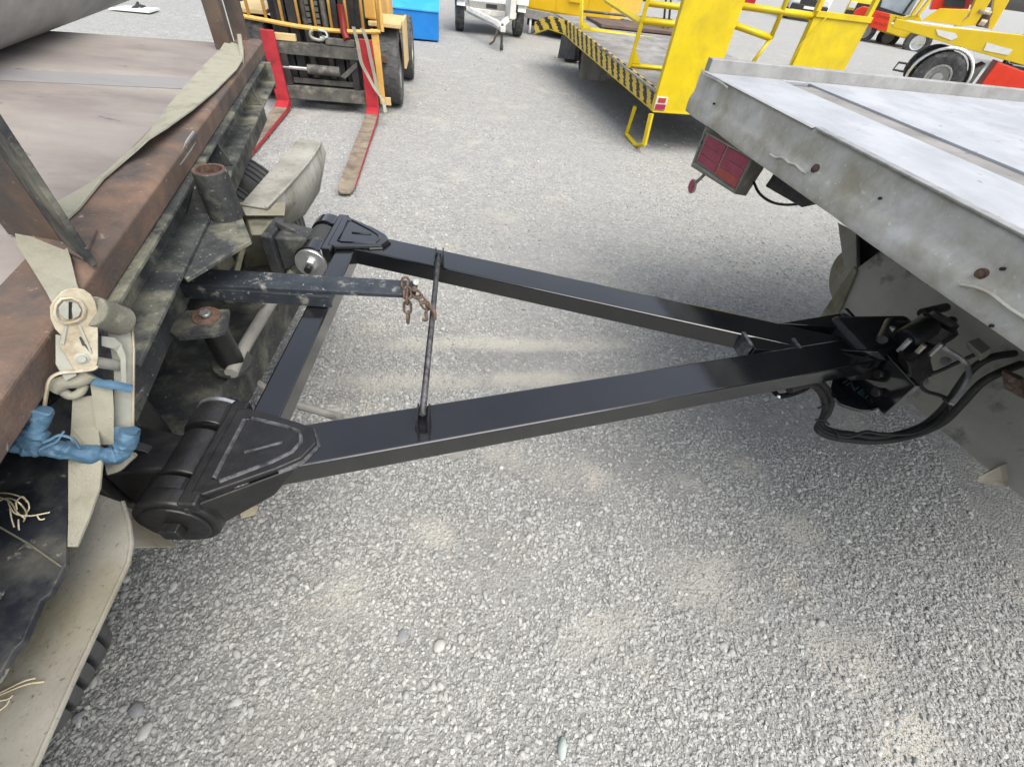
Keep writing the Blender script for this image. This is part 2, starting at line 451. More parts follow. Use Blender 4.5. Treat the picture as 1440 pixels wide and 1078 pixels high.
def tyre(parent, c, axis, r, w, name='tyre', material='rubber', lugs=28, rim=True, rim_mat='steel_dull', n=40, hub=0.55):
    """a tyre about c (its middle) with tread blocks, and a dished rim as a sub-part"""
    ax = Vector(axis).normalized()
    c = Vector(c)
    mb = MB()
    h = w / 2
    mb.lathe(c, ax, [(r * hub, -h * 0.8), (r * 0.72, -h), (r * 0.92, -h * 0.97), (r * 0.985, -h * 0.82), (r * 0.985, h * 0.82), (r * 0.92, h * 0.97),
                     (r * 0.72, h), (r * hub, h * 0.8)], n)
    e = ax.orthogonal().normalized()
    q = ax.cross(e)
    for k in range(lugs):
        for sgn in (-1, 1):
            a = 2 * PI * (k + (0.25 if sgn > 0 else 0)) / lugs
            da = PI / lugs * 0.62
            def P(ang, rr, hh):
                return c + (e * math.cos(ang) + q * math.sin(ang)) * rr + ax * hh
            a0, a1 = a - da, a + da
            h0, h1 = sgn * h * 0.12, sgn * h * 0.95
            sk = da * 0.5
            mb.hexa([P(a0, r * .97, h0), P(a1, r * .97, h0), P(a1 + sk, r * .93, h1), P(a0 + sk, r * .93, h1),
                     P(a0, r * 1.0, h0), P(a1, r * 1.0, h0), P(a1 + sk, r * .985, h1), P(a0 + sk, r * .985, h1)])
    t = mb.build(name, material, parent)
    if rim:
        rb = MB()
        for sg in (-1, 1):
            rb.lathe(c, ax * sg, [(r * hub, h * 0.80), (r * hub * .96, h * 0.9), (r * hub * .86, h * 0.86), (r * hub * .80, h * 0.35), (r * .22, h * 0.30), (r * .20, h * 0.75), (0, h * 0.78)], n)
        for k in range(8):
            a = 2 * PI * k / 8
            p = c + (e * math.cos(a) + q * math.sin(a)) * r * hub * .58
            for sg in (-1, 1):
                rb.cyl(p + ax * sg * h * .25, p + ax * sg * h * .46, r * .035, 6)
        rb.build('rim', rim_mat, t)
    return t

# ------------------------------------------------------------------ ground and gravel
def vnoise(x, y, seed=0):
    """smooth value noise, numpy"""
    xi, yi = np.floor(x).astype(np.int64), np.floor(y).astype(np.int64)
    fx, fy = x - xi, y - yi
    fx, fy = fx * fx * (3 - 2 * fx), fy * fy * (3 - 2 * fy)
    def h(i, j):
        n = (i * 374761393 + j * 668265263 + seed * 982451653) & 0x7fffffff
        n = ((n ^ (n >> 13)) * 1274126177) & 0x7fffffff
        return (n & 0xffff) / 65535.0
    return (h(xi, yi) * (1 - fx) + h(xi + 1, yi) * fx) * (1 - fy) + (h(xi, yi + 1) * (1 - fx) + h(xi + 1, yi + 1) * fx) * fy

def ground_h(x, y):
    x, y = np.asarray(x, float), np.asarray(y, float)
    h = 0.016 * (vnoise(x * 1.1, y * 1.1, 3) - .5) + 0.010 * (vnoise(x * 4.3, y * 4.3, 4) - .5) + 0.006 * (vnoise(x * 13, y * 13, 5) - .5)
    # wheel track running between the two vehicles
    t = y - 1.81 - 0.212 * x + 0.03 * (vnoise(x * 1.5, y * 0 + 2.2, 8) - .5)
    w = np.exp(-((x + 0.1) / 1.0) ** 4)
    h += -w * 0.014 * np.cos((t - .155) * 2 * PI / 0.31) * np.exp(-(t / 0.34) ** 4)
    return h - 0.012

def axis_coords(a, b, step, far, grow=1.22):
    mid = list(np.arange(a, b, step))
    lo, hi, s = [], [], step
    p = a
    while p > -far:
        s *= grow
        p -= s
        lo.append(p)
    s, p = step, mid[-1]
    while p < far:
        s *= grow
        p += s
        hi.append(p)
    return np.array(lo[::-1] + mid + hi)

FINES = [(0.31, 1.057, 0.17), (0.831, 1.141, 0.1), (1.323, 0.974, 0.12), (0.466, 0.505, 0.11), (-0.475, 0.453, 0.11), (0.83, 0.674, 0.14), (1.31, 0.589, 0.14), (0.014, 1.159, 0.12), (1.436, 0.298, 0.12), (-0.188, 0.723, 0.09), (1.185, 1.358, 0.1), (-0.816, 1.357, 0.1)]

def make_ground():
    xs, ys = axis_coords(-2.6, 3.2, 0.03, 320), axis_coords(-0.6, 6.5, 0.03, 320)
    X, Y = np.meshgrid(xs, ys)
    Z = ground_h(X, Y) * np.exp(-(np.hypot(X, Y) / 40) ** 2)
    nx, ny = len(xs), len(ys)
    me = bpy.data.meshes.new('ground')
    co = np.stack([X, Y, Z], -1).reshape(-1, 3)
    idx = np.arange(nx * ny).reshape(ny, nx)
    quads = np.stack([idx[:-1, :-1], idx[:-1, 1:], idx[1:, 1:], idx[1:, :-1]], -1).reshape(-1, 4)
    me.vertices.add(len(co))
    me.vertices.foreach_set('co', co.ravel())
    me.loops.add(quads.size)
    me.loops.foreach_set('vertex_index', quads.ravel())
    me.polygons.add(len(quads))
    me.polygons.foreach_set('loop_start', np.arange(len(quads)) * 4)
    me.update(calc_edges=True)
    me.polygons.foreach_set('use_smooth', np.ones(len(quads), bool))
    fx, fy = co[:, 0], co[:, 1]
    tan = np.zeros(len(co))
    wx = fx + .22 * (vnoise(fx * 3.1, fy * 3.1, 43) - .5)
    wy = fy + .22 * (vnoise(fx * 3.1, fy * 3.1, 44) - .5)
    for px, py, r in FINES:
        tan = np.maximum(tan, np.exp(-(((wx - px) / (r * 1.25)) ** 2 + ((wy - py) / (r * .95)) ** 2)))
    tr = fy + .12 * (wy - fy) - 0.212 * fx
    w = np.exp(-((wx + .1) / .85) ** 4)
    for c0, hw in ((1.965, .060), (1.654, .065)):
        tan = np.maximum(tan, 1.5 * w * np.exp(-((tr - c0) / hw) ** 2))
    tan = np.clip(tan * 2.2 * (.55 * vnoise(fx * 5, fy * 5, 41) + .45 * vnoise(fx * 14, fy * 14, 42)) - .12, 0, 1)
    gap_shade = np.clip(1.15 - (np.hypot(fx - .4, fy - .6)) / 3.2, 0, 1) * (1 - tan)
    ab = me.attributes.new('gap_shade', 'FLOAT', 'POINT')
    ab.data.foreach_set('value', gap_shade.astype(np.float32))
    at = me.attributes.new('fines', 'FLOAT', 'POINT')
    at.data.foreach_set('value', tan.astype(np.float32))
    m = bpy.data.materials.new('crushed gravel')
    m.use_nodes = True
    N, L = m.node_tree.nodes, m.node_tree.links
    b = N['Principled BSDF']
    b.inputs['Roughness'].default_value = 0.92
    b.inputs['Specular IOR Level'].default_value = 0.25
    tc = N.new('ShaderNodeTexCoord')
    def noise(sc, det=6, ro=.6):
        n = N.new('ShaderNodeTexNoise')
        n.inputs['Scale'].default_value = sc
        n.inputs['Detail'].default_value = det
        n.inputs['Roughness'].default_value = ro
        L.new(tc.outputs['Object'], n.inputs['Vector'])
        return n.outputs['Fac']
    def vor(sc, feat='F1'):
        n = N.new('ShaderNodeTexVoronoi')
        n.feature = feat
        n.inputs['Scale'].default_value = sc
        L.new(tc.outputs['Object'], n.inputs['Vector'])
        return n
    def rng_(f, a, z, p=0.0, q=1.0):
        r = N.new('ShaderNodeMapRange')
        for k, v in zip(('From Min', 'From Max', 'To Min', 'To Max'), (a, z, p, q)):
            r.inputs[k].default_value = v
        L.new(f, r.inputs['Value'])
        return r.outputs[0]
    def mix(f, a, z, mode='MIX'):
        x = N.new('ShaderNodeMix')
        x.data_type = 'RGBA'
        x.blend_type = mode
        if isinstance(f, float):
            x.inputs[0].default_value = f
        else:
            L.new(f, x.inputs[0])
        for i, v in ((6, a), (7, z)):
            if isinstance(v, tuple):
                x.inputs[i].default_value = lin(v)
            else:
                L.new(v, x.inputs[i])
        return x.outputs[2]
    v1, v2 = vor(75), vor(160)
    sep = N.new('ShaderNodeSeparateColor')
    L.new(v1.outputs['Color'], sep.inputs[0])
    sep2 = N.new('ShaderNodeSeparateColor')
    L.new(v2.outputs['Color'], sep2.inputs[0])
    c = mix(rng_(sep.outputs[0], 0, 1), (0.285, 0.288, 0.270), (0.46, 0.462, 0.437))
    c = mix(rng_(noise(26, 3), .45, .6), c, mix(rng_(sep2.outputs[0], 0, 1), (0.275, 0.278, 0.262), (0.44, 0.442, 0.417)))
    c = mix(rng_(noise(7, 8, .85), .42, .60, 0, .6), c, (0.25, 0.252, 0.25))
    c = mix(rng_(noise(30, 5, .85), .48, .62, 0, .75), c, (0.20, 0.202, 0.2))
    c = mix(rng_(noise(40, 4, .85), .52, .66, 0, .85), c, (0.52, 0.515, 0.50))
    c = mix(rng_(noise(1.9, 8, .62), .57, .72, 0, .8), c, (0.48, 0.452, 0.39))        # tan fines
    c = mix(rng_(noise(0.55, 5, .6), .42, .68, 0, .45), c, (0.31, 0.311, 0.307))         # damp, darker ground
    c = mix(rng_(noise(0.16, 5, .65), .50, .70, 0, .35), c, (0.33, 0.332, 0.335))
    fa = N.new('ShaderNodeAttribute')
    fa.attribute_name = 'fines'
    c = mix(rng_(fa.outputs['Fac'], .05, .9, 0, .62), c, (0.49, 0.465, 0.405))
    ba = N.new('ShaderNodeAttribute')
    ba.attribute_name = 'gap_shade'
    c = mix(rng_(ba.outputs['Fac'], 0, 1, 0, .36), c, (0.18, 0.178, 0.166))  # shade in the gaps between loose stones, put into the ground colour
    L.new(c, b.inputs['Base Color'])
    bp = N.new('ShaderNodeBump')
    bp.inputs['Distance'].default_value = 0.006
    bp.inputs['Strength'].default_value = 0.8
    hsum = N.new('ShaderNodeMath')
    hsum.operation = 'ADD'
    L.new(rng_(v1.outputs['Distance'], 0, .6, 1, 0), hsum.inputs[0])
    L.new(rng_(v2.outputs['Distance'], 0, .6, .6, 0), hsum.inputs[1])
    L.new(hsum.outputs[0], bp.inputs['Height'])
    L.new(bp.outputs[0], b.inputs['Normal'])
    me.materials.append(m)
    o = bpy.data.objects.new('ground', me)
    COL.objects.link(o)
    o['kind'] = 'structure'
    return o

def ico(level):
    bm = bmesh.new()
    bmesh.ops.create_icosphere(bm, subdivisions=level, radius=1.0)
    v = np.array([p.co[:] for p in bm.verts])
    f = np.array([[q.index for q in p.verts] for p in bm.faces])
    bm.free()
    return v, f

def stones_mesh(name, pos, rad, level, tone, seed):
    r = np.random.default_rng(seed)
    bv, bf = ico(level)
    n, k = len(pos), len(bv)
    sh = 1 + r.uniform(-.24, .24, (n, k, 1)) * (1.0 if level == 1 else .5)
    sc = np.stack([r.uniform(.8, 1.45, n), r.uniform(.65, 1.05, n), r.uniform(.42, .85, n)], -1)
    P = bv[None] * sh * sc[:, None] * rad[:, None, None]
    tilt = r.normal(0, .35, (n, 2))
    cx, sx, cy, sy = np.cos(tilt[:, :1]), np.sin(tilt[:, :1]), np.cos(tilt[:, 1:]), np.sin(tilt[:, 1:])
    y, z = P[..., 1] * cx - P[..., 2] * sx, P[..., 1] * sx + P[..., 2] * cx
    x, z = P[..., 0] * cy + z * sy, -P[..., 0] * sy + z * cy
    g = r.uniform(0, 2 * PI, (n, 1))
    X = x * np.cos(g) - y * np.sin(g) + pos[:, :1]
    Y = x * np.sin(g) + y * np.cos(g) + pos[:, 1:2]
    Z = z + pos[:, 2:3]
    co = np.stack([X, Y, Z], -1).reshape(-1, 3)
    F = (bf[None] + (np.arange(n) * k)[:, None, None]).reshape(-1, 3)
    return co, F, np.repeat(tone, k)

def fines_at(x, y):
    t = np.zeros(len(x))
    for px, py, r in FINES:
        t = np.maximum(t, np.exp(-(((x - px) / r) ** 2 + ((y - py) / (r * .8)) ** 2)))
    tr, w = y - 0.212 * x, np.exp(-((x + .1) / .85) ** 4)
    for c0, hw in ((1.965, .060), (1.654, .065)):
        t = np.maximum(t, w * np.exp(-((tr - c0) / hw) ** 2))
    return np.clip(t * 1.3, 0, 1)

def make_gravel():
    packs = []
    def scatter(n, x0, x1, y0, y1, med, sig, lo, hi, level, seed, dens=None):
        r = np.random.default_rng(seed)
        x, y = r.uniform(x0, x1, n), r.uniform(y0, y1, n)
        d = vnoise(x * 1.7, y * 1.7, 21) * .6 + vnoise(x * 5, y * 5, 22) * .4
        keep = r.uniform(0, 1, n) < np.clip((d - .30) * 2.8 + .40 * np.clip(1.3 - y, 0, 1), .10, 1) * (1 - .75 * fines_at(x, y))
        x, y = x[keep], y[keep]
        rad = np.clip(np.exp(r.normal(math.log(med), sig, len(x))), lo, hi)
        z = ground_h(x, y) + rad * r.uniform(-.05, .38, len(x))
        tone = np.clip(r.normal(.5, .21, len(x)), 0, 1)
        packs.append(stones_mesh('g', np.stack([x, y, z], -1), rad, level, tone, seed + 50))
    scatter(165000, -1.45, 2.25, -.35, 2.7, .0045, .36, .0024, .0105, 1, 1)
    scatter(2600, -1.45, 2.25, -.35, 2.7, .0090, .25, .007, .014, 2, 2)
    scatter(34000, -3.0, 3.6, 2.6, 6.0, .0062, .3, .0045, .013, 1, 3)
    scatter(6000, -6, 7, 6.0, 12, .009, .3, .006, .018, 1, 4)
    co = np.concatenate([p[0] for p in packs])
    off = np.cumsum([0] + [len(p[0]) for p in packs[:-1]])
    F = np.concatenate([p[1] + o for p, o in zip(packs, off)])
    tone = np.concatenate([p[2] for p in packs])
    me = bpy.data.meshes.new('gravel')
    me.vertices.add(len(co))
    me.vertices.foreach_set('co', co.astype(np.float32).ravel())
    me.loops.add(F.size)
    me.loops.foreach_set('vertex_index', F.astype(np.int32).ravel())
    me.polygons.add(len(F))
    me.polygons.foreach_set('loop_start', (np.arange(len(F)) * 3).astype(np.int32))
    me.update(calc_edges=True)
    sm_ = np.concatenate([np.full(len(p[1]), i == 1) for i, p in enumerate(packs)])   # crushed chips stay faceted, worn pebbles are round
    me.polygons.foreach_set('use_smooth', sm_)
    at = me.attributes.new('tone', 'FLOAT', 'POINT')
    at.data.foreach_set('value', tone.astype(np.float32))
    m = bpy.data.materials.new('loose pebbles')
    m.use_nodes = True
    N, L = m.node_tree.nodes, m.node_tree.links
    b = N['Principled BSDF']
    b.inputs['Roughness'].default_value = 0.85
    b.inputs['Specular IOR Level'].default_value = 0.3
    a = N.new('ShaderNodeAttribute')
    a.attribute_name = 'tone'
    cr = N.new('ShaderNodeValToRGB')
    for i, (p, c) in enumerate(((0.0, (0.24, 0.245, 0.243)), (0.3, (0.345, 0.349, 0.337)), (0.6, (0.41, 0.412, 0.392)), (0.85, (0.47, 0.47, 0.443)), (1.0, (0.56, 0.558, 0.533)))):
        e = cr.color_ramp.elements[i] if i < 2 else cr.color_ramp.elements.new(p)
        e.position = p
        e.color = lin(c)
    L.new(a.outputs['Fac'], cr.inputs[0])
    tc = N.new('ShaderNodeTexCoord')
    n = N.new('ShaderNodeTexNoise')
    n.inputs['Scale'].default_value = 1.9
    n.inputs['Detail'].default_value = 8
    L.new(tc.outputs['Object'], n.inputs['Vector'])
    r = N.new('ShaderNodeMapRange')
    r.inputs['From Min'].default_value = .58
    r.inputs['From Max'].default_value = .74
    r.inputs['To Max'].default_value = .6
    L.new(n.outputs['Fac'], r.inputs['Value'])
    x = N.new('ShaderNodeMix')
    x.data_type = 'RGBA'
    L.new(r.outputs[0], x.inputs[0])
    L.new(cr.outputs[0], x.inputs[6])
    x.inputs[7].default_value = (0.48, 0.452, 0.39, 1)
    L.new(x.outputs[2], b.inputs['Base Color'])
    me.materials.append(m)
    o = bpy.data.objects.new('gravel', me)
    COL.objects.link(o)
    o['kind'] = 'stuff'

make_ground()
make_gravel()

def stone(name, px, r, material, label, seed, sc=(1.2, .9, .6)):
    rr = random.Random(seed)
    bv, bf = ico(2)
    z0 = float(ground_h(px[0], px[1]))
    mb = MB()
    g = rr.uniform(0, 6.28)
    vs = []
    for p in bv:
        k = 1 + rr.uniform(-.09, .09)
        x, y, z = p[0] * sc[0] * k, p[1] * sc[1] * k, p[2] * sc[2] * k
        vs.append((px[0] + r * (x * math.cos(g) - y * math.sin(g)), px[1] + r * (x * math.sin(g) + y * math.cos(g)), z0 + r * sc[2] * .55 + r * z))
    mb.add(vs, [tuple(f) for f in bf], True)
    o = mb.build(name, material, root=(px[0], px[1], z0))
    tag(o, label, 'stone', 'larger stones lying in the gravel')
stone('stone', (-0.1171, 0.3736, 0.0000), .020, 'stone_pale', 'pale rounded stone lying alone in the open gravel', 1)
stone('stone', (-0.9438, 0.1082, 0.0000), .021, 'stone_grey', 'dark grey stone beside the lower tyre of the trailer', 2)
stone('stone', (-0.8911, 0.0655, 0.0000), .018, 'stone_pale', 'pale flat stone just below the dark stone near the tyre', 3, (1.3, .9, .5))
stone('stone', (0.2976, 0.1547, -0.0000), .020, 'stone_green', 'pale green angular shard standing in the gravel at the bottom edge', 4, (1.4, .7, .8))
stone('stone', (-1.0920, 0.0767, -0.0000), .014, 'stone_grey', 'small stone touching the tyre tread under the mudguard', 5)
stone('stone', (-0.2449, 0.3893, 0.0000), .018, 'stone_grey', 'broad flat stone pressed flush into the gravel', 6, (1.3, 1.1, .35))

# ------------------------------------------------------------------ flat deck trailer (left)
T = Fr(19.5)
TR = T(-1.6, 1.8, 0)
trailer = thing('flat_deck_trailer', 'flat deck trailer with weathered plywood floor and rusty edge beam', 'trailer', TR)
for v0, v1, mt, z in ((-1.4, -.12, 'ply', 1.121), (-.112, 1.21, 'ply', 1.122), (1.218, 2.20, 'ply', 1.12), (2.204, 2.355, 'ply_pale', 1.1225), (2.372, 3.10, 'ply', 1.1195)):
    MB().box(T, -3.9, -.687, v0, v1, 1.098, z).build('deck_sheet', mt, trailer, .002)
MB().box(T, -3.9, -.69, -1.4, 3.09, 1.03, 1.096).build('deck_frame', 'black_dusty', trailer)
MB().sweep([(-.685, 1.129), (-.575, 1.127), (-.563, 1.118), (-.572, 1.055), (-.685, 1.055)], T, -.9, 3.22).build('edge_beam', 'rust', trailer, .004)
MB().prism([(-1.1053, 1.4271, 1.1250), (-1.1100, 1.4405, 1.1064), (-1.0962, 1.4014, 1.0986), (-1.0764, 1.3454, 1.0955), (-1.0566, 1.2895, 1.0955), (-1.0386, 1.2387, 1.0968), (-1.0308, 1.2169, 1.1013), (-1.0324, 1.2212, 1.1131), (-1.0456, 1.2585, 1.1186), (-1.0627, 1.3069, 1.1209), (-1.0815, 1.3599, 1.1247)], Vector(T(-.004, 0)) - Vector(T(0, 0))).build('paint_patch', 'rim_alloy', trailer)
MB().sweep([(-.66, 1.053), (-.552, 1.053), (-.552, 1.043), (-.60, 1.041), (-.60, .968), (-.528, .966), (-.528, .955), (-.612, .955), (-.66, 1.02)], T, .80, 3.08).build('chassis_channel', 'channel', trailer, .002)
MB().box(T, -.66, -.53, 3.082, 3.10, .93, 1.05).build('end_plate', 'channel', trailer, .003)
MB().box(T, -.70, -.615, .70, 3.06, .78, .953).build('inner_rail', 'black_dusty', trailer, .003)
for v in (1.86, 2.62):
    MB().prism([T(-.598, v, 1.04), T(-.556, v, 1.04), T(-.530, v, .968), T(-.598, v, .968)], Vector(T(0, .012)) - Vector(T(0, 0))).build('gusset_plate', 'channel', trailer, .001)
MB().slab([(-1.1067, 1.1860, 0.9530), (-1.0443, 1.3114, 0.9530), (-0.9694, 1.3197, 0.9530), (-0.8197, 1.1194, 0.9530), (-0.8714, 0.8958, 0.9530), (-0.9038, 0.9116, 0.9530), (-0.8932, 0.8002, 0.9530)], .012).build('bracket_plate', 'channel', trailer, .002)
c0 = Vector((-0.9586, 1.2381, 0.9530))
top = Vector((c0.x, c0.y, 1.092))
sk = MB().lathe(c0, (0, 0, 1), [(.047, 0), (.046, .139), (.044, .141)], 28).build('stake_socket', 'black_dusty', trailer)
MB().lathe(c0, (0, 0, 1), [(.0445, .139), (.044, .1415), (.034, .1415), (.032, .10), (0, .09)], 28).build('socket_rim', 'rust_bolt', sk)
MB().prism([c0 + Vector((-.10, -.04, .01)), c0 + Vector((-.04, -.01, .01)), c0 + Vector((-.04, -.01, .12))], (.008, -.01, 0)).build('socket_web', 'black_dusty', sk)
lp = MB().slab([(-0.7845, 0.5803, 0.9000), (-0.7697, 0.4824, 0.9000), (-0.7587, 0.3815, 0.9000), (-0.7343, 0.3117, 0.9000), (-0.6933, 0.2590, 0.9000), (-0.6524, 0.2094, 0.9000), (-0.6406, 0.1652, 0.9000), (-0.6467, 0.1573, 0.9000), (-0.6267, 0.1052, 0.9000), (-0.6298, 0.0943, 0.9000), (-0.6224, 0.0651, 0.9000), (-0.6152, 0.0187, 0.9000), (-0.7554, -0.0555, 0.9000), (-1.3719, 0.4262, 0.9000), (-0.9718, 0.5024, 0.9000)], .012).build('lower_plate', 'navy_plate', trailer, .002)
MB().tube([(-0.8394, 0.2613, 0.9020), (-0.7919, 0.2484, 0.9020), (-0.7288, 0.2299, 0.9020), (-0.6544, 0.2039, 0.9020)], .0014, 6).build('weld_seam', 'olive', lp)
MB().prism([(-0.9845, 0.4247, 0.9010), (-0.9074, 0.5138, 0.9010), (-0.7971, 0.5661, 0.9010), (-0.7923, 0.3910, 0.9010)], (0, 0, .1)).build('lower_web', 'navy_plate', trailer)
# stakes
def stake(u0, u1, v0, v1, z1):
    return MB().box(T, u0, u1, v0, v1, 1.06, z1).build('stake_post', 'stake', trailer, .004)
# the near stake is an angle section, open towards the drawbar
sp_ = MB().prism([T(-.752, 1.044, 1.128), T(-.640, .994, 1.128), T(-.646, 1.006, 1.128), T(-.756, 1.056, 1.128)], (0, 0, .9)).build('stake_post', 'stake', trailer, .002)
MB().prism([T(-.6395, .9935, 1.128), T(-.562, .905, 1.128), T(-.554, .913, 1.128), T(-.634, 1.004, 1.128)], (0, 0, .9)).build('stake_flange', 'black_dusty', sp_, .002)
MB().prism([T(-.70, 1.02, 1.1285), T(-.58, .925, 1.1285), T(-.60, 1.05, 1.1285)], (0, 0, .008)).build('stake_foot', 'rust', sp_, .001)
stake(-.735, -.665, 2.93, 3.02, 2.0)
stake(-.69, -.625, 3.15, 3.22, 2.0)

pole = MB().cyl(T(-1.50, -1.2, 1.365), T(-1.50, 5.4, 1.365), .24, 48).build('grey_pole', 'pole', root=T(-1.64, 1, 1.12))
tag(pole, 'thick weathered grey pole lying across the plywood trailer floor', 'pole')

# ------------------------------------------------------------------ trailer dolly
D = Fr(7)
DR = D(-.95, 1.15, 0)
dolly = thing('trailer_dolly', 'dusty steering dolly with mudguards under the trailer front', 'trailer dolly', DR)
g = MB().prism([(-0.8020, 0.3739, 0.8000), (-0.7287, 0.3600, 0.8000), (-0.6887, 0.3223, 0.8000), (-0.6562, 0.2847, 0.8000), (-0.6387, 0.2514, 0.8000), (-0.5961, 0.0730, 0.8000), (-0.5722, -0.0164, 0.8000), (-0.5434, -0.1359, 0.8000), (-0.8275, -0.1615, 0.8000), (-1.0510, 0.1842, 0.8000), (-0.9618, 0.3486, 0.8000)], (0, 0, -.006)).build('mudguard', 'fender', dolly, .002)
MB().prism([(-0.7830, 0.3655, 0.7920), (-0.6591, 0.2810, 0.7920), (-0.7099, 0.3611, 0.6000), (-0.8273, 0.4255, 0.6000)], (-.006, 0, -.004)).build('mud_flap', 'board', g, .001)
MB().tube([(-0.7313, 0.3613, 0.7970), (-0.6911, 0.3234, 0.7970), (-0.6585, 0.2857, 0.7970), (-0.6410, 0.2523, 0.7970), (-0.5982, 0.0732, 0.7970), (-0.5742, -0.0164, 0.7970), (-0.5542, -0.1002, 0.7970)], .0045, 8).build('rolled_edge', 'fender', g)
fg = MB()
fg.prism([(-1.1756, 1.6184, 0.8000), (-1.2961, 2.4145, 0.8000), (-1.1759, 2.4080, 0.8000), (-1.1279, 2.1967, 0.8000), (-1.1022, 1.9091, 0.8000), (-1.0773, 1.6171, 0.8000)], (0, 0, -.008))
fgo = fg.build('mudguard', 'fender_grey', dolly, .003)
pl = MB()
topl = [(-1.1755, 2.4135, 0.7950), (-1.1258, 2.1723, 0.7950), (-1.0966, 1.9079, 0.7950), (-1.0836, 1.7470, 0.7950), (-1.0729, 1.6167, 0.7950)]
midl = [(-1.2163, 2.5320, 0.7000), (-1.1432, 2.2847, 0.7000), (-1.1034, 2.0353, 0.7000), (-1.0994, 1.8881, 0.7000), (-1.1181, 1.7618, 0.7000)]
botl = [(-1.3005, 2.6256, 0.5600), (-1.2104, 2.3548, 0.5600), (-1.1852, 2.2009, 0.5600), (-1.1653, 2.0591, 0.5600), (-1.2021, 1.8893, 0.5600)]
n = len(topl)
vs = topl + midl + botl
fs = [(i + r * n, i + 1 + r * n, i + 1 + (r + 1) * n, i + (r + 1) * n) for r in range(2) for i in range(n - 1)]
pl.add(vs, fs, True)
po = pl.build('front_flap', 'fender_grey', fgo)
sm = po.modifiers.new('thick', 'SOLIDIFY'); sm.thickness = .006
MB().tube(smooth_path([(-1.1685, 2.4009, 0.8030), (-1.1226, 2.1692, 0.8030), (-1.0896, 1.8972, 0.8030), (-1.0765, 1.7369, 0.8030), (-1.0686, 1.6130, 0.8030)]), .006, 8).build('rolled_edge', 'fender_grey', fgo)
# dolly frame
f1 = MB().hexa([(-1.3500, 1.8357, 0.6200), (-1.1787, 1.8899, 0.6200), (-1.1334, 1.8148, 0.6200), (-1.2927, 1.7659, 0.6200)] + [(-1.2040, 1.6534, 0.7900), (-1.0372, 1.7094, 0.7900), (-0.9896, 1.5956, 0.7900), (-1.1239, 1.5527, 0.7900)]).build('frame_head', 'fender', dolly, .004)
MB().hexa([(-1.4446, 1.9226, 0.4200), (-1.2699, 1.9728, 0.4200), (-1.0479, 1.6888, 0.4200), (-1.2963, 1.5949, 0.4200)] + [(-1.1511, 1.5931, 0.7650), (-1.0233, 1.6338, 0.7650), (-0.9441, 1.4958, 0.7650), (-1.0592, 1.4615, 0.7650)]).build('frame_beam', 'olive', dolly, .006)
MB().tube([(-1.1650, 1.6110, 0.7000), (-1.0715, 1.6395, 0.7000), (-0.9690, 1.4865, 0.7000)], .008, 4).build('frame_flange', 'fender', dolly)
MB().tube([(-1.1391, 1.7430, 0.6400), (-0.9153, 1.4087, 0.6400)], .018, 4).build('frame_flange', 'olive', dolly)
MB().tube([(-1.2141, 1.6663, 0.6400), (-1.1651, 1.4953, 0.6400), (-1.1026, 1.3395, 0.6400)], .012, 4).build('frame_flange', 'olive', dolly)
MB().box(D, -1.25, -.80, .55, 1.85, .40, .56).build('cross_beam', 'black_dusty', dolly, .004)
MB().box(D, -1.9, -1.05, .62, .74, .45, .72).build('side_rail', 'olive', dolly, .004)
MB().box(D, -1.9, -1.05, 1.58, 1.70, .45, .72).build('side_rail', 'olive', dolly, .004)
MB().lathe((-1.0530, 1.2070, 0.6600), Vector((-0.9259, 1.2293, 0.6600)) - Vector((-1.0530, 1.2070, 0.6600)), [(0, 0), (.026, 0), (.026, .02), (.020, .03), (.020, .10), (.025, .105), (.025, .125), (0, .125)], 18).build('brake_cylinder', 'flap', dolly)
MB().tube([(-0.9497, 1.3507, 0.6000), (-0.9367, 1.2136, 0.6000), (-0.9132, 1.0362, 0.6000), (-0.8870, 0.9018, 0.6000)], .020, 10).build('push_rod', 'flap', dolly)
MB().slab([(-1.1411, 1.2655, 0.4200), (-1.0311, 1.2899, 0.4200), (-0.9293, 0.9506, 0.4200), (-1.2441, 0.8906, 0.4200), (-1.3320, 1.1360, 0.4200)], .02).build('belly_plate', 'olive', dolly, .004)
MB().tube(smooth_path([(-1.0496, 1.0866, 0.4000), (-0.9310, 1.0412, 0.4000), (-0.8107, 0.9845, 0.4000), (-0.6962, 0.9608, 0.4000), (-0.6141, 0.9489, 0.4000), (-0.5340, 0.9402, 0.4000)]), .013, 8).build('brake_hose', 'flap', dolly)
MB().tube(smooth_path([(-0.7960, 1.0230, 0.3200), (-0.7084, 1.0103, 0.3200), (-0.6242, 0.9902, 0.3200)]), .011, 8).build('brake_hose', 'flap', dolly)
# sleeve with a bolt
s0 = Vector((-0.8879, 0.9370, 0.6200))
st = Vector((s0.x, s0.y, .80))
s0 = Vector((-0.9135, 0.9535, 0.6000)); stp = Vector((-0.8956, 0.9260, 0.8000))
sl = MB().cyl(s0, stp, .036, 24).build('pivot_sleeve', 'black_cast', dolly, .002)
ax = (stp - s0).normalized()
MB().lathe(s0, ax, [(.036, .003), (.058, 0), (.060, -.012), (0, -.012)], 24).build('sleeve_flange', 'black_dusty', sl)
MB().slab([(-0.9715, 0.8553, 0.8030), (-0.9673, 0.9432, 0.8030), (-0.8602, 0.9757, 0.8030), (-0.8167, 0.8837, 0.8030), (-0.8425, 0.8589, 0.8030), (-0.9191, 0.8295, 0.8030)], .014).build('sleeve_plate', 'black_dusty', dolly, .002)
MB().lathe(stp + ax * .004, ax, [(.036, 0), (.036, .006), (.013, .006)], 24).build('rusty_washer', 'rust_bolt', sl)
MB().cyl(stp + ax * .008, stp + ax * .024, .014, 6).build('bolt_head', 'steel', sl)
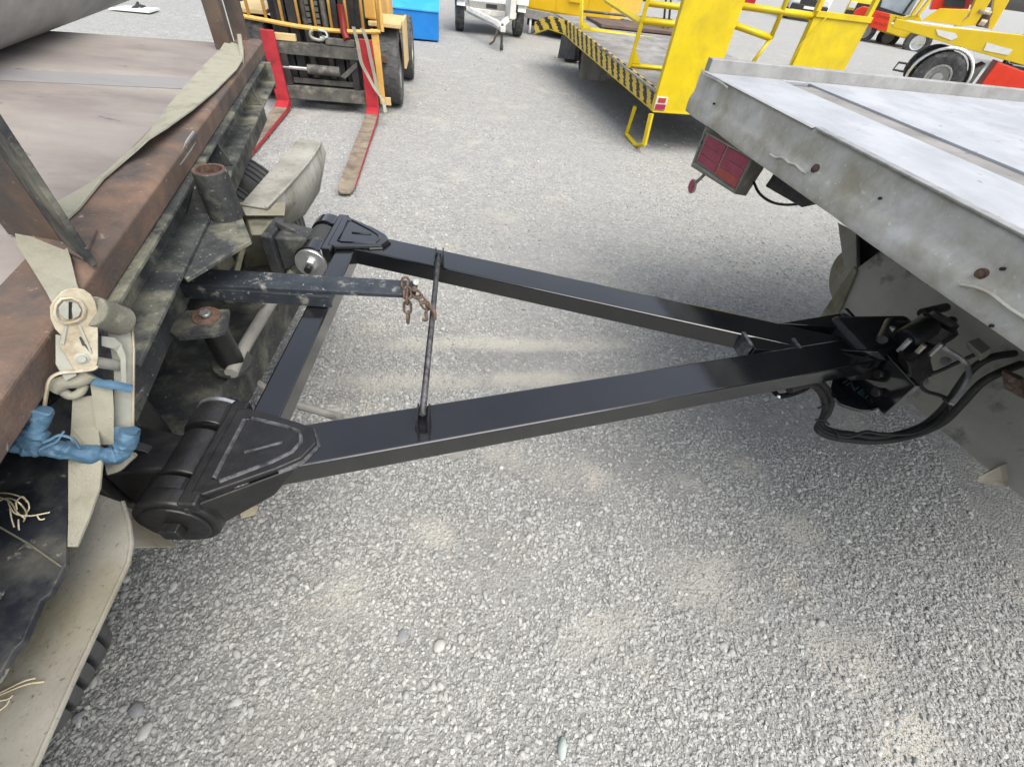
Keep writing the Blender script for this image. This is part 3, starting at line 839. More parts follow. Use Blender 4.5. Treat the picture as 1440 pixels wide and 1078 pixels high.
# support arm with the chain
sa = MB().prism([D(-1.0, 1.110, .85), D(-.205, 1.140, .85), D(-.198, 1.150, .85), D(-.198, 1.212, .85), D(-.205, 1.218, .85), D(-1.0, 1.200, .85)], (0, 0, -.014)).build('support_arm', 'black_worn', dolly, .002)
MB().box(D, -1.0, -.45, 1.115, 1.125, .80, .838).build('arm_web', 'black_worn', sa, .001)
MB().box(D, -.232, -.196, 1.172, 1.180, .8505, .853).build('arm_slot', 'dark', sa)
MB().box(D, -1.12, -1.0, 1.06, 1.26, .56, .90).build('arm_bracket', 'black_dusty', dolly, .003)
# hinge lugs carried by the dolly
def lug(v0, mt):
    o = MB().cyl(D(-.615, v0 - .058, .752), D(-.615, v0 + .058,   .752), .054, 24).build('hinge_lug', mt, dolly, .004)
    MB().hexa([D(-.76, v0 - .065, .66), D(-.64, v0 - .045, .715), D(-.64, v0 + .045, .715), D(-.76, v0 + .065, .66),
               D(-.76, v0 - .065, .80), D(-.64, v0 - .045, .79), D(-.64, v0 + .045, .79), D(-.76, v0 + .065, .80)]).build('lug_arm', mt, o, .008)
    MB().hexa([D(-.75, v0 - .012, .79), D(-.69, v0 - .010, .785), D(-.69, v0 + .010, .785), D(-.75, v0 + .012, .79),
               D(-.77, v0 - .012, .84), D(-.70, v0 - .010, .80), D(-.70, v0 + .010, .80), D(-.77, v0 + .012, .84)]).build('lug_rib', mt, o, .003)
    MB().box(D, -.80, -.762, v0 - .085, v0 + .075, .56, .81).build('lug_plate', mt, o, .004)
    return o
lug(1.575, 'black_dusty')
lug(.575, 'black_cast')
MB().box(D, -1.05, -.86, .42, .80, .50, .80).build('spring_hanger', 'black_cast', dolly, .01)
# wheels: near one shows its ribbed tread under the mudguard
def ribbed_tyre(v0, v1, u, r, name='tyre', mt='rubber_grey'):
    mid = (v0 + v1) / 2
    c = Vector(D(u, mid, r))
    ax = Vector(D(0, 1)) - Vector(D(0, 0))
    w = v1 - v0
    h = w / 2
    prof = [(r * .55, -h * .8), (r * .75, -h), (r * .93, -h * .95), (r * .985, -h * .8)]
    for k in range(4):
        x = h * (-.55 + .367 * k)
        prof += [(r, x - .008), (r * .94, x - .006), (r * .94, x + .006), (r, x + .008)]
    prof += [(r * .985, h * .8), (r * .93, h * .95), (r * .75, h), (r * .55, h * .8)]
    t = MB().lathe(c, ax, prof, 56).build(name, mt, dolly)
    MB().lathe(c, ax, [(r * .55, -h * .7), (r * .5, -h * .2), (0, -h * .2)], 32).build('rim', 'steel_dull', t)
    return t
ribbed_tyre(.14, .385, -1.285, .375)
ribbed_tyre(-.16, .10, -1.265, .375)
ribbed_tyre(1.94, 2.18, -1.40, .385)
ribbed_tyre(2.22, 2.46, -1.40, .385)

# ------------------------------------------------------------------ A-frame drawbar
drawbar = thing('drawbar', 'glossy black A-frame drawbar of box section joining trailer and truck', 'drawbar', D(.35, 1.1, 0))
def beam(o0, o1, wdt, inner, z1, z0, name='side_beam'):
    a, b = Vector(D(*o0)), Vector(D(*o1))
    d = (b - a).normalized()
    nrm = Vector((-d.y, d.x, 0)) * inner * wdt
    return MB().prism([p + Vector((0, 0, z1)) for p in (a, b, b + nrm, a + nrm)], (0, 0, z0 - z1)).build(name, 'black_gloss', drawbar, .006, 3)
beam((-.48, .513), (1.34, 1.028), .118, 1, .800, .735)
beam((-.50, 1.612), (1.30, 1.131), .120, -1, .798, .733)
MB().box(D, -.530, -.462, .66, 1.52, .7355, .796).build('cross_member', 'black_gloss', drawbar, .006, 3)
for u in (.885, 1.055):
    w = .05 if u < 1 else .035
    MB().box(D, u, u + .012, 1.075 - w * .4, 1.075 + w, .735, .8035).build('web_plate', 'weld', drawbar, .001)
MB().box(D, .90, 1.25, 1.045, 1.11, .736, .7965).build('nose_filler', 'black_gloss', drawbar, .002)
ep = MB().box(D, 1.345, 1.363, .895, 1.295, .675, .815).build('end_plate', 'black_gloss', drawbar, .002)
MB().prism([D(1.05, 1.19, .802), D(1.344, 1.282, .802), D(1.344, 1.19, .802)], (0, 0, -.11)).build('end_gusset', 'black_gloss', drawbar, .002)
MB().prism([D(1.20, 1.06, .8025), D(1.30, 1.03, .83), D(1.344, 1.02, .802)], Vector(D(0, .01)) - Vector(D(0, 0))).build('end_rib', 'black_gloss', drawbar, .001)
dp = MB().slab(smooth_path([(1.1085, 1.1701, 0.6600), (1.1095, 1.1025, 0.6600), (1.1410, 1.0857, 0.6600), (1.1768, 1.0795, 0.6600), (1.2210, 1.0910, 0.6600), (1.2648, 1.1154, 0.6600), (1.2971, 1.1548, 0.6600)]) + [(1.3424, 1.2338, 0.6600), (1.3946, 1.3792, 0.6600), (1.1847, 1.3077, 0.6600)], .012).build('rounded_foot', 'black_gloss', drawbar, .002)
r0, r1 = Vector((1.1615, 1.2074, 0.6615)), Vector((1.2257, 1.1331, 0.6615))
text_mesh('chalk_note', 'INERT', .052, r0, r1 - r0, Vector((0, 0, 1)).cross(r1 - r0), 'chalk', dp, drawbar.location)
for v, z in ((1.20, .76), (1.20, .70), (1.00, .76), (.96, .715)):
    MB().cyl(D(1.325, v, z), D(1.345, v, z), .016, 6).build('bolt_head', 'black_cast', ep)
MB().hexa([(-0.1312, 0.6439, 0.7000), (-0.0955, 0.6636, 0.7000), (-0.1011, 0.6423, 0.7000), (-0.1299, 0.6286, 0.7000)] + [(-0.1427, 0.6298, 0.7360), (-0.0842, 0.6576, 0.7360), (-0.0845, 0.6486, 0.7360), (-0.1383, 0.6175, 0.7360)]).build('lifting_tab', 'flap', drawbar, .001)
MB().tube(smooth_path([(0.8420, 1.1096, 0.7000), (0.8543, 1.0592, 0.7000), (0.8748, 1.0503, 0.7000), (0.9633, 1.0999, 0.7000), (1.0417, 1.1771, 0.7000)]), .012, 6, flat=.5).build('hose_loop', 'black_gloss', drawbar)
# leaning rod between two small channels
ra, rb = Vector((-0.3241, 1.3928, 0.8350)), Vector((-0.2017, 0.6552, 0.8350))
MB().tube([ra, rb], .0085, 4).build('cross_rod', 'weld', drawbar)
for q, z in ((ra, .8), (rb, .8)):
    dd = (rb - ra).normalized()
    sd = Vector((-dd.y, dd.x, 0))
    mb = MB()
    for sg in (-1, 1):
        p = Vector((q.x, q.y, .8)) + sd * sg * .013
        mb.prism([p - dd * .028, p + dd * .028, p + dd * .028 + Vector((0, 0, .045)), p - dd * .028 + Vector((0, 0, .045))], sd * .004)
    mb.box(Fr(0, q.x, q.y), -.014, .014, -.02, .02, .8005, .812)
    mb.build('rod_channel', 'black_cast', drawbar)

def hinge(vc, near):
    b = -1 if near else 1
    dn = .022 if near else -.042                   # the nose follows its beam
    paint = 'black_cast' if near else 'black_gloss'  # near hinge: duller black stands in for its dark reflection
    def H(u, v, z):
        return D(u, vc + v, z)
    out = [H(-.555, -.112, .80), H(-.53, -.115, .80), H(-.41, -.065 + dn * .7, .80), H(-.368, -.042 + dn, .80), H(-.348, dn, .80), H(-.368, .042 + dn, .80), H(-.41, .065 + dn * .7, .80), H(-.53, .115, .80), H(-.555, .112, .80)]
    head = MB().prism(out, (0, 0, .014)).build('hinge_head', paint, drawbar, .004)
    ins = [H(-.525, -.078, .8145), H(-.510, -.084, .8145), H(-.425, -.048 + dn * .7, .8145), H(-.392, -.028 + dn, .8145), H(-.382, dn, .8145), H(-.392, .028 + dn, .8145), H(-.425, .048 + dn * .7, .8145), H(-.510, .084, .8145), H(-.525, .078, .8145)]
    MB().tube(ins, .0045, 6, closed=True).build('weld_rim', 'weld' if near else 'black_gloss', head)
    MB().tube([Vector(p) + Vector((0, 0, .001)) for p in out[2:7]], .0065, 6).build('weld_bead', 'weld' if near else 'black_gloss', head)
    MB().tube([H(-.49, -.012, .8145), H(-.42, .008 + dn * .5, .8145)], .004, 6).build('centre_weld', 'weld' if near else 'black_cast', head)
    loc = Fr(7, *H(0, 0, 0)[:2])
    MB().box(loc, -.575, -.535, -.138, .138, .705, .8125).build('hinge_yoke', paint, drawbar, .006)
    MB().prism([H(-.56, b * .135, .80), H(-.375, b * .05 + dn, .80), H(-.43, b * .075 + dn * .7, .735), H(-.56, b * .138, .70)], Vector(D(0, b * .008)) - Vector(D(0, 0))).build('side_gusset', paint, head, .002)
    for sg in (-1, 1):
        a, c = sorted((sg * .070, sg * .135))
        pr = MB().box(loc, -.62, -.56, a, c, .70, .803).build('hinge_prong', paint, drawbar, .004)
        MB().cyl(H(-.615, a, .752), H(-.615, c, .750), .060, 32).build('prong_eye', paint, pr, .003)
    return head
hinge(.575, True)
hinge(1.575, False)
def washer(v, side, r, mt, nut, mt2):
    a = Vector(D(0, side)) - Vector(D(0, 0))
    c = Vector(D(-.615, v, .750))
    o = MB().lathe(c, a, [(0, 0), (r, 0), (r, .009), (r * .96, .011), (r * .3, .011)], 36).build('pin_washer', mt, drawbar)
    MB().cyl(c + a * .011, c + a * .030, r * nut, 6).build('pin_nut', mt2, o, .002)
    MB().cyl(c + a * .030, c + a * .052, r * nut * .55, 14).build('pin_end', 'black_cast', o)
    return o
w1 = MB().cyl(D(-.60, .475, .735), D(-.60, .436, .735), .082, 40).build('pin_washer', 'black_cast', drawbar, .006)
MB().cyl(D(-.60, .438, .735), D(-.60, .430, .735), .066, 40).build('washer_step', 'black_cast', w1, .003)
MB().box(Fr(7), -.618, -.582, .408, .430, .717, .753).build('pin_nut', 'black_cast', w1, .003)
washer(.712, 1, .062, 'steel', .4, 'steel')
washer(1.438, -1, .056, 'steel', .40, 'steel')
washer(1.712, 1, .055, 'black_gloss', .4, 'black_cast')

# ------------------------------------------------------------------ rusty chain from the arm to the rod
chain = thing('rusty_chain', 'short rusty chain hanging from the end of the black support arm', 'chain', (-0.3680, 1.1582, 0.8500))
def link(c, d, up, L=.036, W=.022, r=.0042, mt='rust_chain'):
    d, up = Vector(d).normalized(), Vector(up)
    q = d.cross(up).normalized()
    pts = []
    for k in range(16):
        a = 2 * PI * k / 16
        x = math.cos(a) * W / 2
        y = math.sin(a) * W / 2 + (L - W) / 2 * (1 if math.sin(a) > 0 else -1)
        pts.append(Vector(c) + d * y + q * x)
    return MB().tube(pts, r, 6, closed=True).build('link', mt, chain)
ch = [((-0.3751, 1.1457, 0.8620), 0), ((-0.3578, 1.1166, 0.8680), 1), ((-0.3547, 1.0951, 0.8620), 0), ((-0.3544, 1.0895, 0.8450), 1), ((-0.3558, 1.0864, 0.8150), 0), ((-0.3528, 1.0754, 0.7850), 1)]
dv = Vector((-0.3544, 1.0772, 0.8000)) - Vector((-0.3615, 1.1280, 0.8600))
for p, k in ch:
    link(p, dv, (0, 0, 1) if k == 0 else (1, .3, .3))
lk = [((-0.3276, 1.1001, 0.8580), 0), ((-0.3092, 1.0865, 0.8520), 1), ((-0.2914, 1.0665, 0.8480), 0)]
dv = Vector((-0.2764, 1.0485, 0.8450)) - Vector((-0.3326, 1.1114, 0.8600))
for p, k in lk:
    link(p, dv, (0, 0, 1) if k == 0 else (.2, .3, 1.0), W=.026)
MB().cyl((-0.3540, 1.1900, 0.8400), (-0.3343, 1.1239, 0.8850), .010, 10).build('shackle_bolt', 'steel_dull', chain, .002)
MB().cyl((-0.3441, 1.1366, 0.8520), (-0.3299, 1.0896, 0.8850), .0085, 10).build('shackle_pin', 'rust_chain', chain)
MB().tube(smooth_path([(-0.2877, 1.0608, 0.8500), (-0.2661, 1.0346, 0.8620), (-0.2557, 1.0253, 0.8550), (-0.2552, 1.0206, 0.8350)]), .006, 8).build('chain_hook', 'rust_chain', chain)
MB().tube(smooth_path([(-0.2820, 1.0549, 0.8500), (-0.2816, 1.0261, 0.8500), (-0.2741, 1.0030, 0.8450), (-0.2861, 1.0002, 0.8450)]), .005, 8).build('chain_hook', 'rust_chain', chain)

# ------------------------------------------------------------------ ratchet strap on the trailer edge
ratchet = thing('ratchet_strap', 'dirty ratchet strap with blue taped handle hanging off the trailer edge', 'ratchet strap', (-0.8129, 0.5395, 1.0500))
def zz(pairs):
    return [(Vector(a), Vector(b)) for a, b in pairs]
up1 = zz([((-1.6562, 2.5990, 1.1500), (-1.5448, 2.5525, 1.1400)), ((-1.5630, 2.3810, 1.1500), (-1.4188, 2.3053, 1.1400)), ((-1.4679, 2.1054, 1.1500), (-1.3544, 2.1400, 1.1400)), ((-1.3686, 1.8194, 1.1450), (-1.2543, 1.8098, 1.1400)), ((-1.2747, 1.5637, 1.1400), (-1.1732, 1.5467, 1.1500)),
          ((-1.2018, 1.3853, 1.1380), (-1.1170, 1.3348, 1.1580)), ((-1.1665, 1.2857, 1.1350), (-1.0865, 1.2162, 1.1650)), ((-1.1455, 1.2184, 1.1350), (-1.0798, 1.1694, 1.1600)),
          ((-1.1223, 1.1351, 1.1350), (-1.0914, 1.1567, 1.1500)), ((-1.0968, 1.0561, 1.1350), (-1.0921, 1.1148, 1.1420)), ((-1.0810, 0.9620, 1.1340), (-1.0689, 1.0099, 1.1380)), ((-1.0752, 0.8852, 1.1340), (-1.0098, 0.8601, 1.1360)),
          ((-1.0701, 0.8159, 1.1340), (-0.9861, 0.7765, 1.1360))])
MB().ribbon(up1, .004).build('webbing', 'webbing', ratchet)
low = zz([((-1.0539, 0.7470, 1.1340), (-0.9408, 0.7363, 1.1360)), ((-0.9956, 0.6907, 1.1360), (-0.8768, 0.6749, 1.1370)), ((-0.9020, 0.6211, 1.1400), (-0.7963, 0.5939, 1.1410)), ((-0.8071, 0.5504, 1.1500), (-0.7334, 0.5409, 1.1500)), ((-0.7526, 0.5060, 1.1500), (-0.7050, 0.5171, 1.1500))])
MB().ribbon(low, .004).build('webbing', 'webbing', ratchet)
end = zz([((-1.6241, 2.6518, 1.1700), (-1.6098, 2.6657, 1.1700)), ((-1.4835, 2.4069, 1.1500), (-1.4718, 2.4165, 1.1500)), ((-1.4230, 2.2942, 1.1200), (-1.4159, 2.2993, 1.1200)), ((-1.4800, 2.3738, 1.0700), (-1.4725, 2.3789, 1.0700))])
MB().ribbon(end, .012).build('webbing_edge', 'webbing', ratchet)
hang = zz([((-0.7522, 0.4357, 1.0185), (-0.7315, 0.4541, 1.0102)), ((-0.7569, 0.4055, 0.9757), (-0.7326, 0.4233, 0.9590)), ((-0.7363, 0.3543, 0.9500), (-0.6829, 0.3603, 0.9500)), ((-0.7137, 0.3113, 0.9300), (-0.6701, 0.3237, 0.9300)), ((-0.6900, 0.2708, 0.9150), (-0.6605, 0.2753, 0.9150)), ((-0.6636, 0.2319, 0.9080), (-0.6503, 0.2338, 0.9080))])
MB().ribbon(hang, .004).build('webbing_tail', 'webbing', ratchet)
hang2 = zz([((-0.7314, 0.4631, 1.0392), (-0.7105, 0.4795, 1.0269)), ((-0.7308, 0.4370, 0.9931), (-0.7122, 0.4510, 0.9811)), ((-0.7296, 0.4014, 0.9351), (-0.7148, 0.4119, 0.9243))])
MB().ribbon(hang2, .004).build('webbing_tail', 'webbing', ratchet)
fold = [(-0.7579, 0.4240, 1.0512), (-0.7465, 0.4392, 1.0551), (-0.7329, 0.4517, 1.0504), (-0.7234, 0.4656, 1.0558)]
MB().tube(smooth_path(fold), [.008] * 16, 10, flat=1.6).build('webbing_fold', 'webbing', ratchet)
MB().tube(smooth_path([(-0.7593, 0.4349, 1.0448), (-0.7506, 0.4345, 1.0274), (-0.7416, 0.4440, 1.0263), (-0.7368, 0.4556, 1.0369)]), .0075, 10).build('webbing_fold', 'webbing', ratchet)
MB().tube(smooth_path([(-0.7260, 0.3804, 0.8863), (-0.7152, 0.3914, 0.8842), (-0.7101, 0.4067, 0.8868), (-0.7157, 0.4198, 0.8785)]), .013, 10, flat=.6).build('webbing_fold', 'webbing', ratchet)
nv = Vector((.70, -.62, .36)).normalized()
lpz = MB().prism([(-0.7274, 0.5048, 1.1869), (-0.7235, 0.5122, 1.1920), (-0.7181, 0.5192, 1.1935), (-0.7111, 0.5260, 1.1916), (-0.7048, 0.5304, 1.1871), (-0.6994, 0.5312, 1.1779), (-0.6965, 0.5280, 1.1666), (-0.6956, 0.5211, 1.1531), (-0.6974, 0.4998, 1.1199), (-0.7000, 0.4761, 1.0842), (-0.7020, 0.4689, 1.0755), (-0.7061, 0.4625, 1.0725), (-0.7124, 0.4562, 1.0739), (-0.7214, 0.4490, 1.0790), (-0.7264, 0.4559, 1.1007), (-0.7308, 0.4618, 1.1195), (-0.7285, 0.4726, 1.1334), (-0.7327, 0.4748, 1.1455), (-0.7350, 0.4809, 1.1603), (-0.7342, 0.4905, 1.1755), (-0.7313, 0.4981, 1.1828)], -nv * .003).build('side_plate', 'zinc', ratchet, .001)
MB().tube([(-0.7228, 0.5049, 1.1836), (-0.7274, 0.4964, 1.1779), (-0.7295, 0.4879, 1.1672), (-0.7280, 0.4834, 1.1568), (-0.7222, 0.4855, 1.1491), (-0.7139, 0.4937, 1.1471), (-0.7069, 0.5038, 1.1508), (-0.7048, 0.5126, 1.1619), (-0.7076, 0.5159, 1.1731), (-0.7148, 0.5125, 1.1811)], .003, 6, closed=True).build('hub_ring', 'zinc', lpz)
MB().prism([(-0.7219, 0.5057, 1.1791), (-0.7180, 0.5086, 1.1764), (-0.7200, 0.4926, 1.1527), (-0.7238, 0.4904, 1.1565), (-0.7267, 0.4920, 1.1647), (-0.7271, 0.4961, 1.1727)], nv * .006).build('split_shaft', 'zinc_grey', lpz, .001)
MB().prism([(-0.7151, 0.5111, 1.1752), (-0.7107, 0.5133, 1.1703), (-0.7084, 0.5100, 1.1603), (-0.7114, 0.5028, 1.1537), (-0.7164, 0.4962, 1.1520), (-0.7166, 0.5029, 1.1640)], nv * .006).build('split_shaft', 'zinc_grey', lpz, .001)
MB().prism([(-0.7181, 0.5087, 1.1763), (-0.7153, 0.5112, 1.1751), (-0.7177, 0.4953, 1.1524), (-0.7201, 0.4927, 1.1526)], nv * .001).build('shaft_slot', 'dark', lpz)
MB().prism([(-0.7248, 0.4841, 1.1468), (-0.7220, 0.4859, 1.1445), (-0.7269, 0.4665, 1.1207), (-0.7303, 0.4643, 1.1235)], nv * .002).build('stamped_slot', 'zinc_grey', lpz)
MB().prism([(-0.7136, 0.4941, 1.1425), (-0.7113, 0.4961, 1.1414), (-0.7041, 0.4781, 1.0962), (-0.7060, 0.4759, 1.0962)], nv * .002).build('stamped_slot', 'zinc_grey', lpz)
MB().prism([(-0.7136, 0.4831, 1.1244), (-0.7118, 0.4853, 1.1245), (-0.7096, 0.4811, 1.1131), (-0.7046, 0.4816, 1.1042), (-0.7039, 0.4779, 1.0964), (-0.7062, 0.4766, 1.0987), (-0.7098, 0.4791, 1.1101), (-0.7116, 0.4777, 1.1110)], nv * .0006).build('stamped_slot', 'dark', lpz)
MB().lathe((-0.7140, 0.4654, 1.0929), nv, [(.010, 0), (.010, .001), (.006, .002), (.0055, .005), (0, .0055)], 20).build('rivet', 'zinc_grey', lpz)
MB().prism([(-0.7358, 0.4720, 1.1355), (-0.7314, 0.4745, 1.1313), (-0.7327, 0.4646, 1.1167), (-0.7237, 0.4513, 1.0764), (-0.7231, 0.4475, 1.0685), (-0.7333, 0.4345, 1.0659), (-0.7393, 0.4443, 1.0946)], -nv * .003).build('back_plate', 'zinc_grey', ratchet, .001)
rpz = MB().prism([(-0.7237, 0.5537, 1.1246), (-0.7166, 0.5642, 1.1290), (-0.7099, 0.5701, 1.1260), (-0.7040, 0.5726, 1.1190), (-0.7006, 0.5691, 1.1063), (-0.6996, 0.5595, 1.0878), (-0.7003, 0.5390, 1.0537), (-0.7093, 0.4514, 0.9204), (-0.7287, 0.4358, 0.9314), (-0.7219, 0.5012, 1.0307), (-0.7235, 0.5329, 1.0884), (-0.7264, 0.5401, 1.1063)], -nv * .003).build('side_plate', 'zinc_grey', ratchet, .001)
MB().tube([(-0.7030, 0.5718, 1.1197), (-0.6996, 0.5683, 1.1071), (-0.6986, 0.5587, 1.0886), (-0.6992, 0.5382, 1.0546), (-0.7083, 0.4507, 0.9215)], .0022, 6).build('plate_edge', 'zinc', rpz)
MB().cyl((-0.7068, 0.5206, 1.1515), (-0.7060, 0.5549, 1.1033), .026, 28).build('webbing_roll', 'webbing_dark', ratchet, .003)
MB().cyl((-0.7124, 0.4748, 1.0781), (-0.7146, 0.5069, 1.0375), .010, 14).build('cross_bar', 'zinc_grey', ratchet)
MB().ribbon([((-0.7077, 0.5097, 1.1069), (-0.7088, 0.5001, 1.0924)), ((-0.7005, 0.5211, 1.0957), (-0.7029, 0.5088, 1.0794)), ((-0.6971, 0.5231, 1.0815), (-0.7027, 0.5107, 1.0710)), ((-0.6950, 0.5152, 1.0583), (-0.7008, 0.5072, 1.0557)), ((-0.6972, 0.4866, 1.0132), (-0.7027, 0.4822, 1.0165))], .003).build('pawl', 'zinc_grey', ratchet, .001)
MB().tube(smooth_path([(-0.7224, 0.4627, 1.0432), (-0.7157, 0.4646, 1.0337), (-0.7067, 0.4704, 1.0260), (-0.6974, 0.4762, 1.0181), (-0.6874, 0.4813, 1.0074)]), .0085, 8, flat=.7).build('release_slider', 'blue_grip', ratchet)
MB().tube(smooth_path([(-0.7020, 0.4699, 1.0746), (-0.7062, 0.4634, 1.0715), (-0.7192, 0.4512, 1.0757), (-0.7324, 0.4395, 1.0811), (-0.7396, 0.4313, 1.0811), (-0.7442, 0.4228, 1.0755), (-0.7470, 0.4134, 1.0646), (-0.7503, 0.3998, 1.0476), (-0.7532, 0.3851, 1.0281)]), .0028, 6).build('handle_edge', 'zinc', ratchet)
gp = smooth_path([(-0.7408, 0.3854, 1.0518), (-0.7443, 0.3743, 1.0394), (-0.7495, 0.3613, 1.0270), (-0.7534, 0.3504, 1.0159), (-0.7488, 0.3480, 1.0029), (-0.7391, 0.3523, 0.9914), (-0.7279, 0.3576, 0.9788), (-0.7133, 0.3651, 0.9634), (-0.6980, 0.3738, 0.9484), (-0.6850, 0.3828, 0.9387), (-0.6765, 0.3929, 0.9397), (-0.6716, 0.4048, 0.9505), (-0.6669, 0.4207, 0.9687)], 12)
rg = [(.017 if i < 24 else (.0215 if i < 48 else .0185)) * (1 + .06 * math.sin(i * .3) + .03 * math.sin(i * .7)) for i in range(len(gp))]
grip = MB().tube(gp, rg, 24, flat=.8)
def crumple(p):
    x, y, z = p[0] * 70, p[1] * 70, p[2] * 70
    a = float(vnoise(x + z * .7, y - z * .4, 61)) - .5
    b = float(vnoise(x * 2.3 + z, y * 2.3 + z, 62)) - .5
    c = float(vnoise(x * .8 - z * 2.6, y * .8 + z * .5, 63)) - .5
    return Vector(p) + nv * (a * .007 + b * .003) + Vector((0, 0, 1)) * (c * .008 + b * .003)
grip.v = [tuple(crumple(p)) for p in grip.v]
gr = grip.build('handle_grip', 'blue_grip', ratchet)
MB().tube(smooth_path([(-0.7729, 0.3328, 1.0235), (-0.7662, 0.3338, 1.0123), (-0.7557, 0.3406, 1.0036), (-0.7489, 0.3466, 1.0008)]), [.003] * 4 + [.010] * 4 + [.015] * 4 + [.018] * 4, 12, flat=.8).build('grip_end', 'blue_grip', gr)
MB().prism([(-0.7257, 0.3952, 0.9112), (-0.7142, 0.4320, 0.9522), (-0.6955, 0.4442, 0.9369), (-0.7028, 0.4171, 0.9042), (-0.7123, 0.4008, 0.8948)], -nv * .004).build('handle_web', 'blue_grip', gr, .002)
MB().tube(smooth_path([(-0.7287, 0.3460, 1.0161), (-0.7229, 0.3526, 1.0162), (-0.7157, 0.3616, 1.0175), (-0.7101, 0.3650, 1.0125), (-0.7035, 0.3665, 1.0023), (-0.6998, 0.3613, 0.9863)]), .003, 6, flat=.6).build('grip_fold', 'blue_grip', gr)
MB().tube(smooth_path([(-0.7324, 0.3372, 1.0080), (-0.7247, 0.3464, 1.0089), (-0.7175, 0.3552, 1.0101), (-0.7106, 0.3690, 1.0204)]), .0025, 6, flat=.6).build('grip_fold', 'blue_grip', gr)

def straw_tuft(pts_list, label, root):
    t = thing('dry_straw', label, 'straw', root)
    for pts in pts_list:
        MB().tube(smooth_path(pts), .0011, 5).build('stalk', 'straw', t)
straw_tuft([[(-0.8439, 0.3013, 0.9050), (-0.8059, 0.2972, 0.9200), (-0.7700, 0.2893, 0.9250), (-0.7579, 0.2783, 0.9200), (-0.7654, 0.2722, 0.9100)],
            [(-0.8360, 0.2945, 0.9070), (-0.7952, 0.2842, 0.9200), (-0.7641, 0.2670, 0.9250), (-0.7512, 0.2615, 0.9200), (-0.7606, 0.2605, 0.9070)],
            [(-0.8190, 0.2945, 0.9070), (-0.7825, 0.2744, 0.9250), (-0.7642, 0.2645, 0.9250), (-0.7480, 0.2658, 0.9200), (-0.7395, 0.2722, 0.9150), (-0.7316, 0.2799, 0.9100)],
            [(-0.7436, 0.2713, 0.9130), (-0.7366, 0.2663, 0.9100), (-0.7322, 0.2693, 0.9080)],
            [(-0.7912, 0.2759, 0.9150), (-0.7801, 0.2623, 0.9100), (-0.7672, 0.2501, 0.9060)],
            [(-0.7682, 0.2714, 0.9250), (-0.7697, 0.2798, 0.9350), (-0.7784, 0.2933, 0.9250), (-0.7744, 0.2889, 0.9150)],
            [(-0.7574, 0.2581, 0.9200), (-0.7598, 0.2529, 0.9100), (-0.7561, 0.2468, 0.9060)],
            [(-0.8273, 0.2852, 0.9070), (-0.8102, 0.2913, 0.9150), (-0.7410, 0.2702, 0.9580), (-0.7612, 0.2727, 0.9150), (-0.7595, 0.2629, 0.9100)]],
           'curly tuft of dry straw caught on the dark blue trailer plate', (-0.7978, 0.2806, 0.9020))
straw_tuft([[(-0.6855, 0.0515, 0.8030), (-0.6709, 0.0603, 0.8080), (-0.6575, 0.0695, 0.8100), (-0.6487, 0.0750, 0.8050)],
            [(-0.6833, 0.0492, 0.8030), (-0.6662, 0.0594, 0.8060), (-0.6519, 0.0672, 0.8060), (-0.6349, 0.0724, 0.8030)],
            [(-0.6782, 0.0437, 0.8030), (-0.6654, 0.0476, 0.8040), (-0.6632, 0.0522, 0.8040)],
            [(-0.6676, 0.0323, 0.8030), (-0.6621, 0.0395, 0.8040), (-0.6638, 0.0463, 0.8030)]],
           'few straight straws lying on the dusty mudguard at the left edge', (-0.6769, 0.0554, 0.8010))

# ------------------------------------------------------------------ flat deck truck (right)
K = Fr(14)
truck = thing('flat_deck_truck', 'flat deck truck with pale alloy tray seen from its rear corner', 'truck', K(3.5, 1.05, 0))
MB().box(K, 1.285, 1.66, -.30, 2.268, 1.288, 1.30).build('deck_panel', 'deck_alloy', truck, .002)
MB().box(K, 1.6605, 1.7965, 2.232, 2.268, 1.288, 1.3005).build('deck_panel', 'deck_alloy', truck, .001)
MB().box(K, 1.797, 7.0, -.30, 2.268, 1.288, 1.301).build('deck_panel', 'deck_alloy', truck, .002)
sl = MB().box(K, 1.655, 1.7965, -.30, 2.20, 1.270, 1.2925).build('deck_slot', 'plate_grey', truck)
MB().box(K, 1.66, 1.797, 2.201, 2.231, 1.20, 1.215).build('slot_hole', 'dark', truck)
MB().box(K, 1.285, 7.0, 2.27, 2.312, 1.18, 1.352).build('side_rim', 'rim_alloy', truck, .003)
# dented rear plate
mb = MB()
nv_, nz_ = 110, 12
prof = [(1.274, 1.303), (1.2735, 1.285), (1.272, 1.26), (1.270, 1.235), (1.269, 1.215), (1.262, 1.20), (1.256, 1.185), (1.2535, 1.165), (1.2535, 1.15), (1.254, 1.138), (1.257, 1.132), (1.268, 1.130)]
vs = []
for i in range(nv_ + 1):
    v = -.30 + 2.612 * i / nv_
    for j, (u, z) in enumerate(prof):
        d = .006 * (float(vnoise(v * 6, z * 30, 31)) - .5) + .004 * (float(vnoise(v * 17, z * 50, 32)) - .5)
        dz = .006 * (float(vnoise(v * 5, 0.3, 33)) - .5) if j >= 8 else .002 * (float(vnoise(v * 9, 0.3, 34)) - .5)
        vs.append(K(u + d, v, z + dz))
m = len(prof)
fs = [(i * m + j, (i + 1) * m + j, (i + 1) * m + j + 1, i * m + j + 1) for i in range(nv_) for j in range(m - 1)]
mb.add(vs, fs, True)
rp_ = mb.build('rear_plate', 'rear_steel', truck)
sm = rp_.modifiers.new('thick', 'SOLIDIFY'); sm.thickness = .010; sm.offset = -1
MB().box(K, 1.262, 1.292, -.30, 1.45, 1.3035, 1.310).build('wear_strip', 'steel_dull', truck, .002)
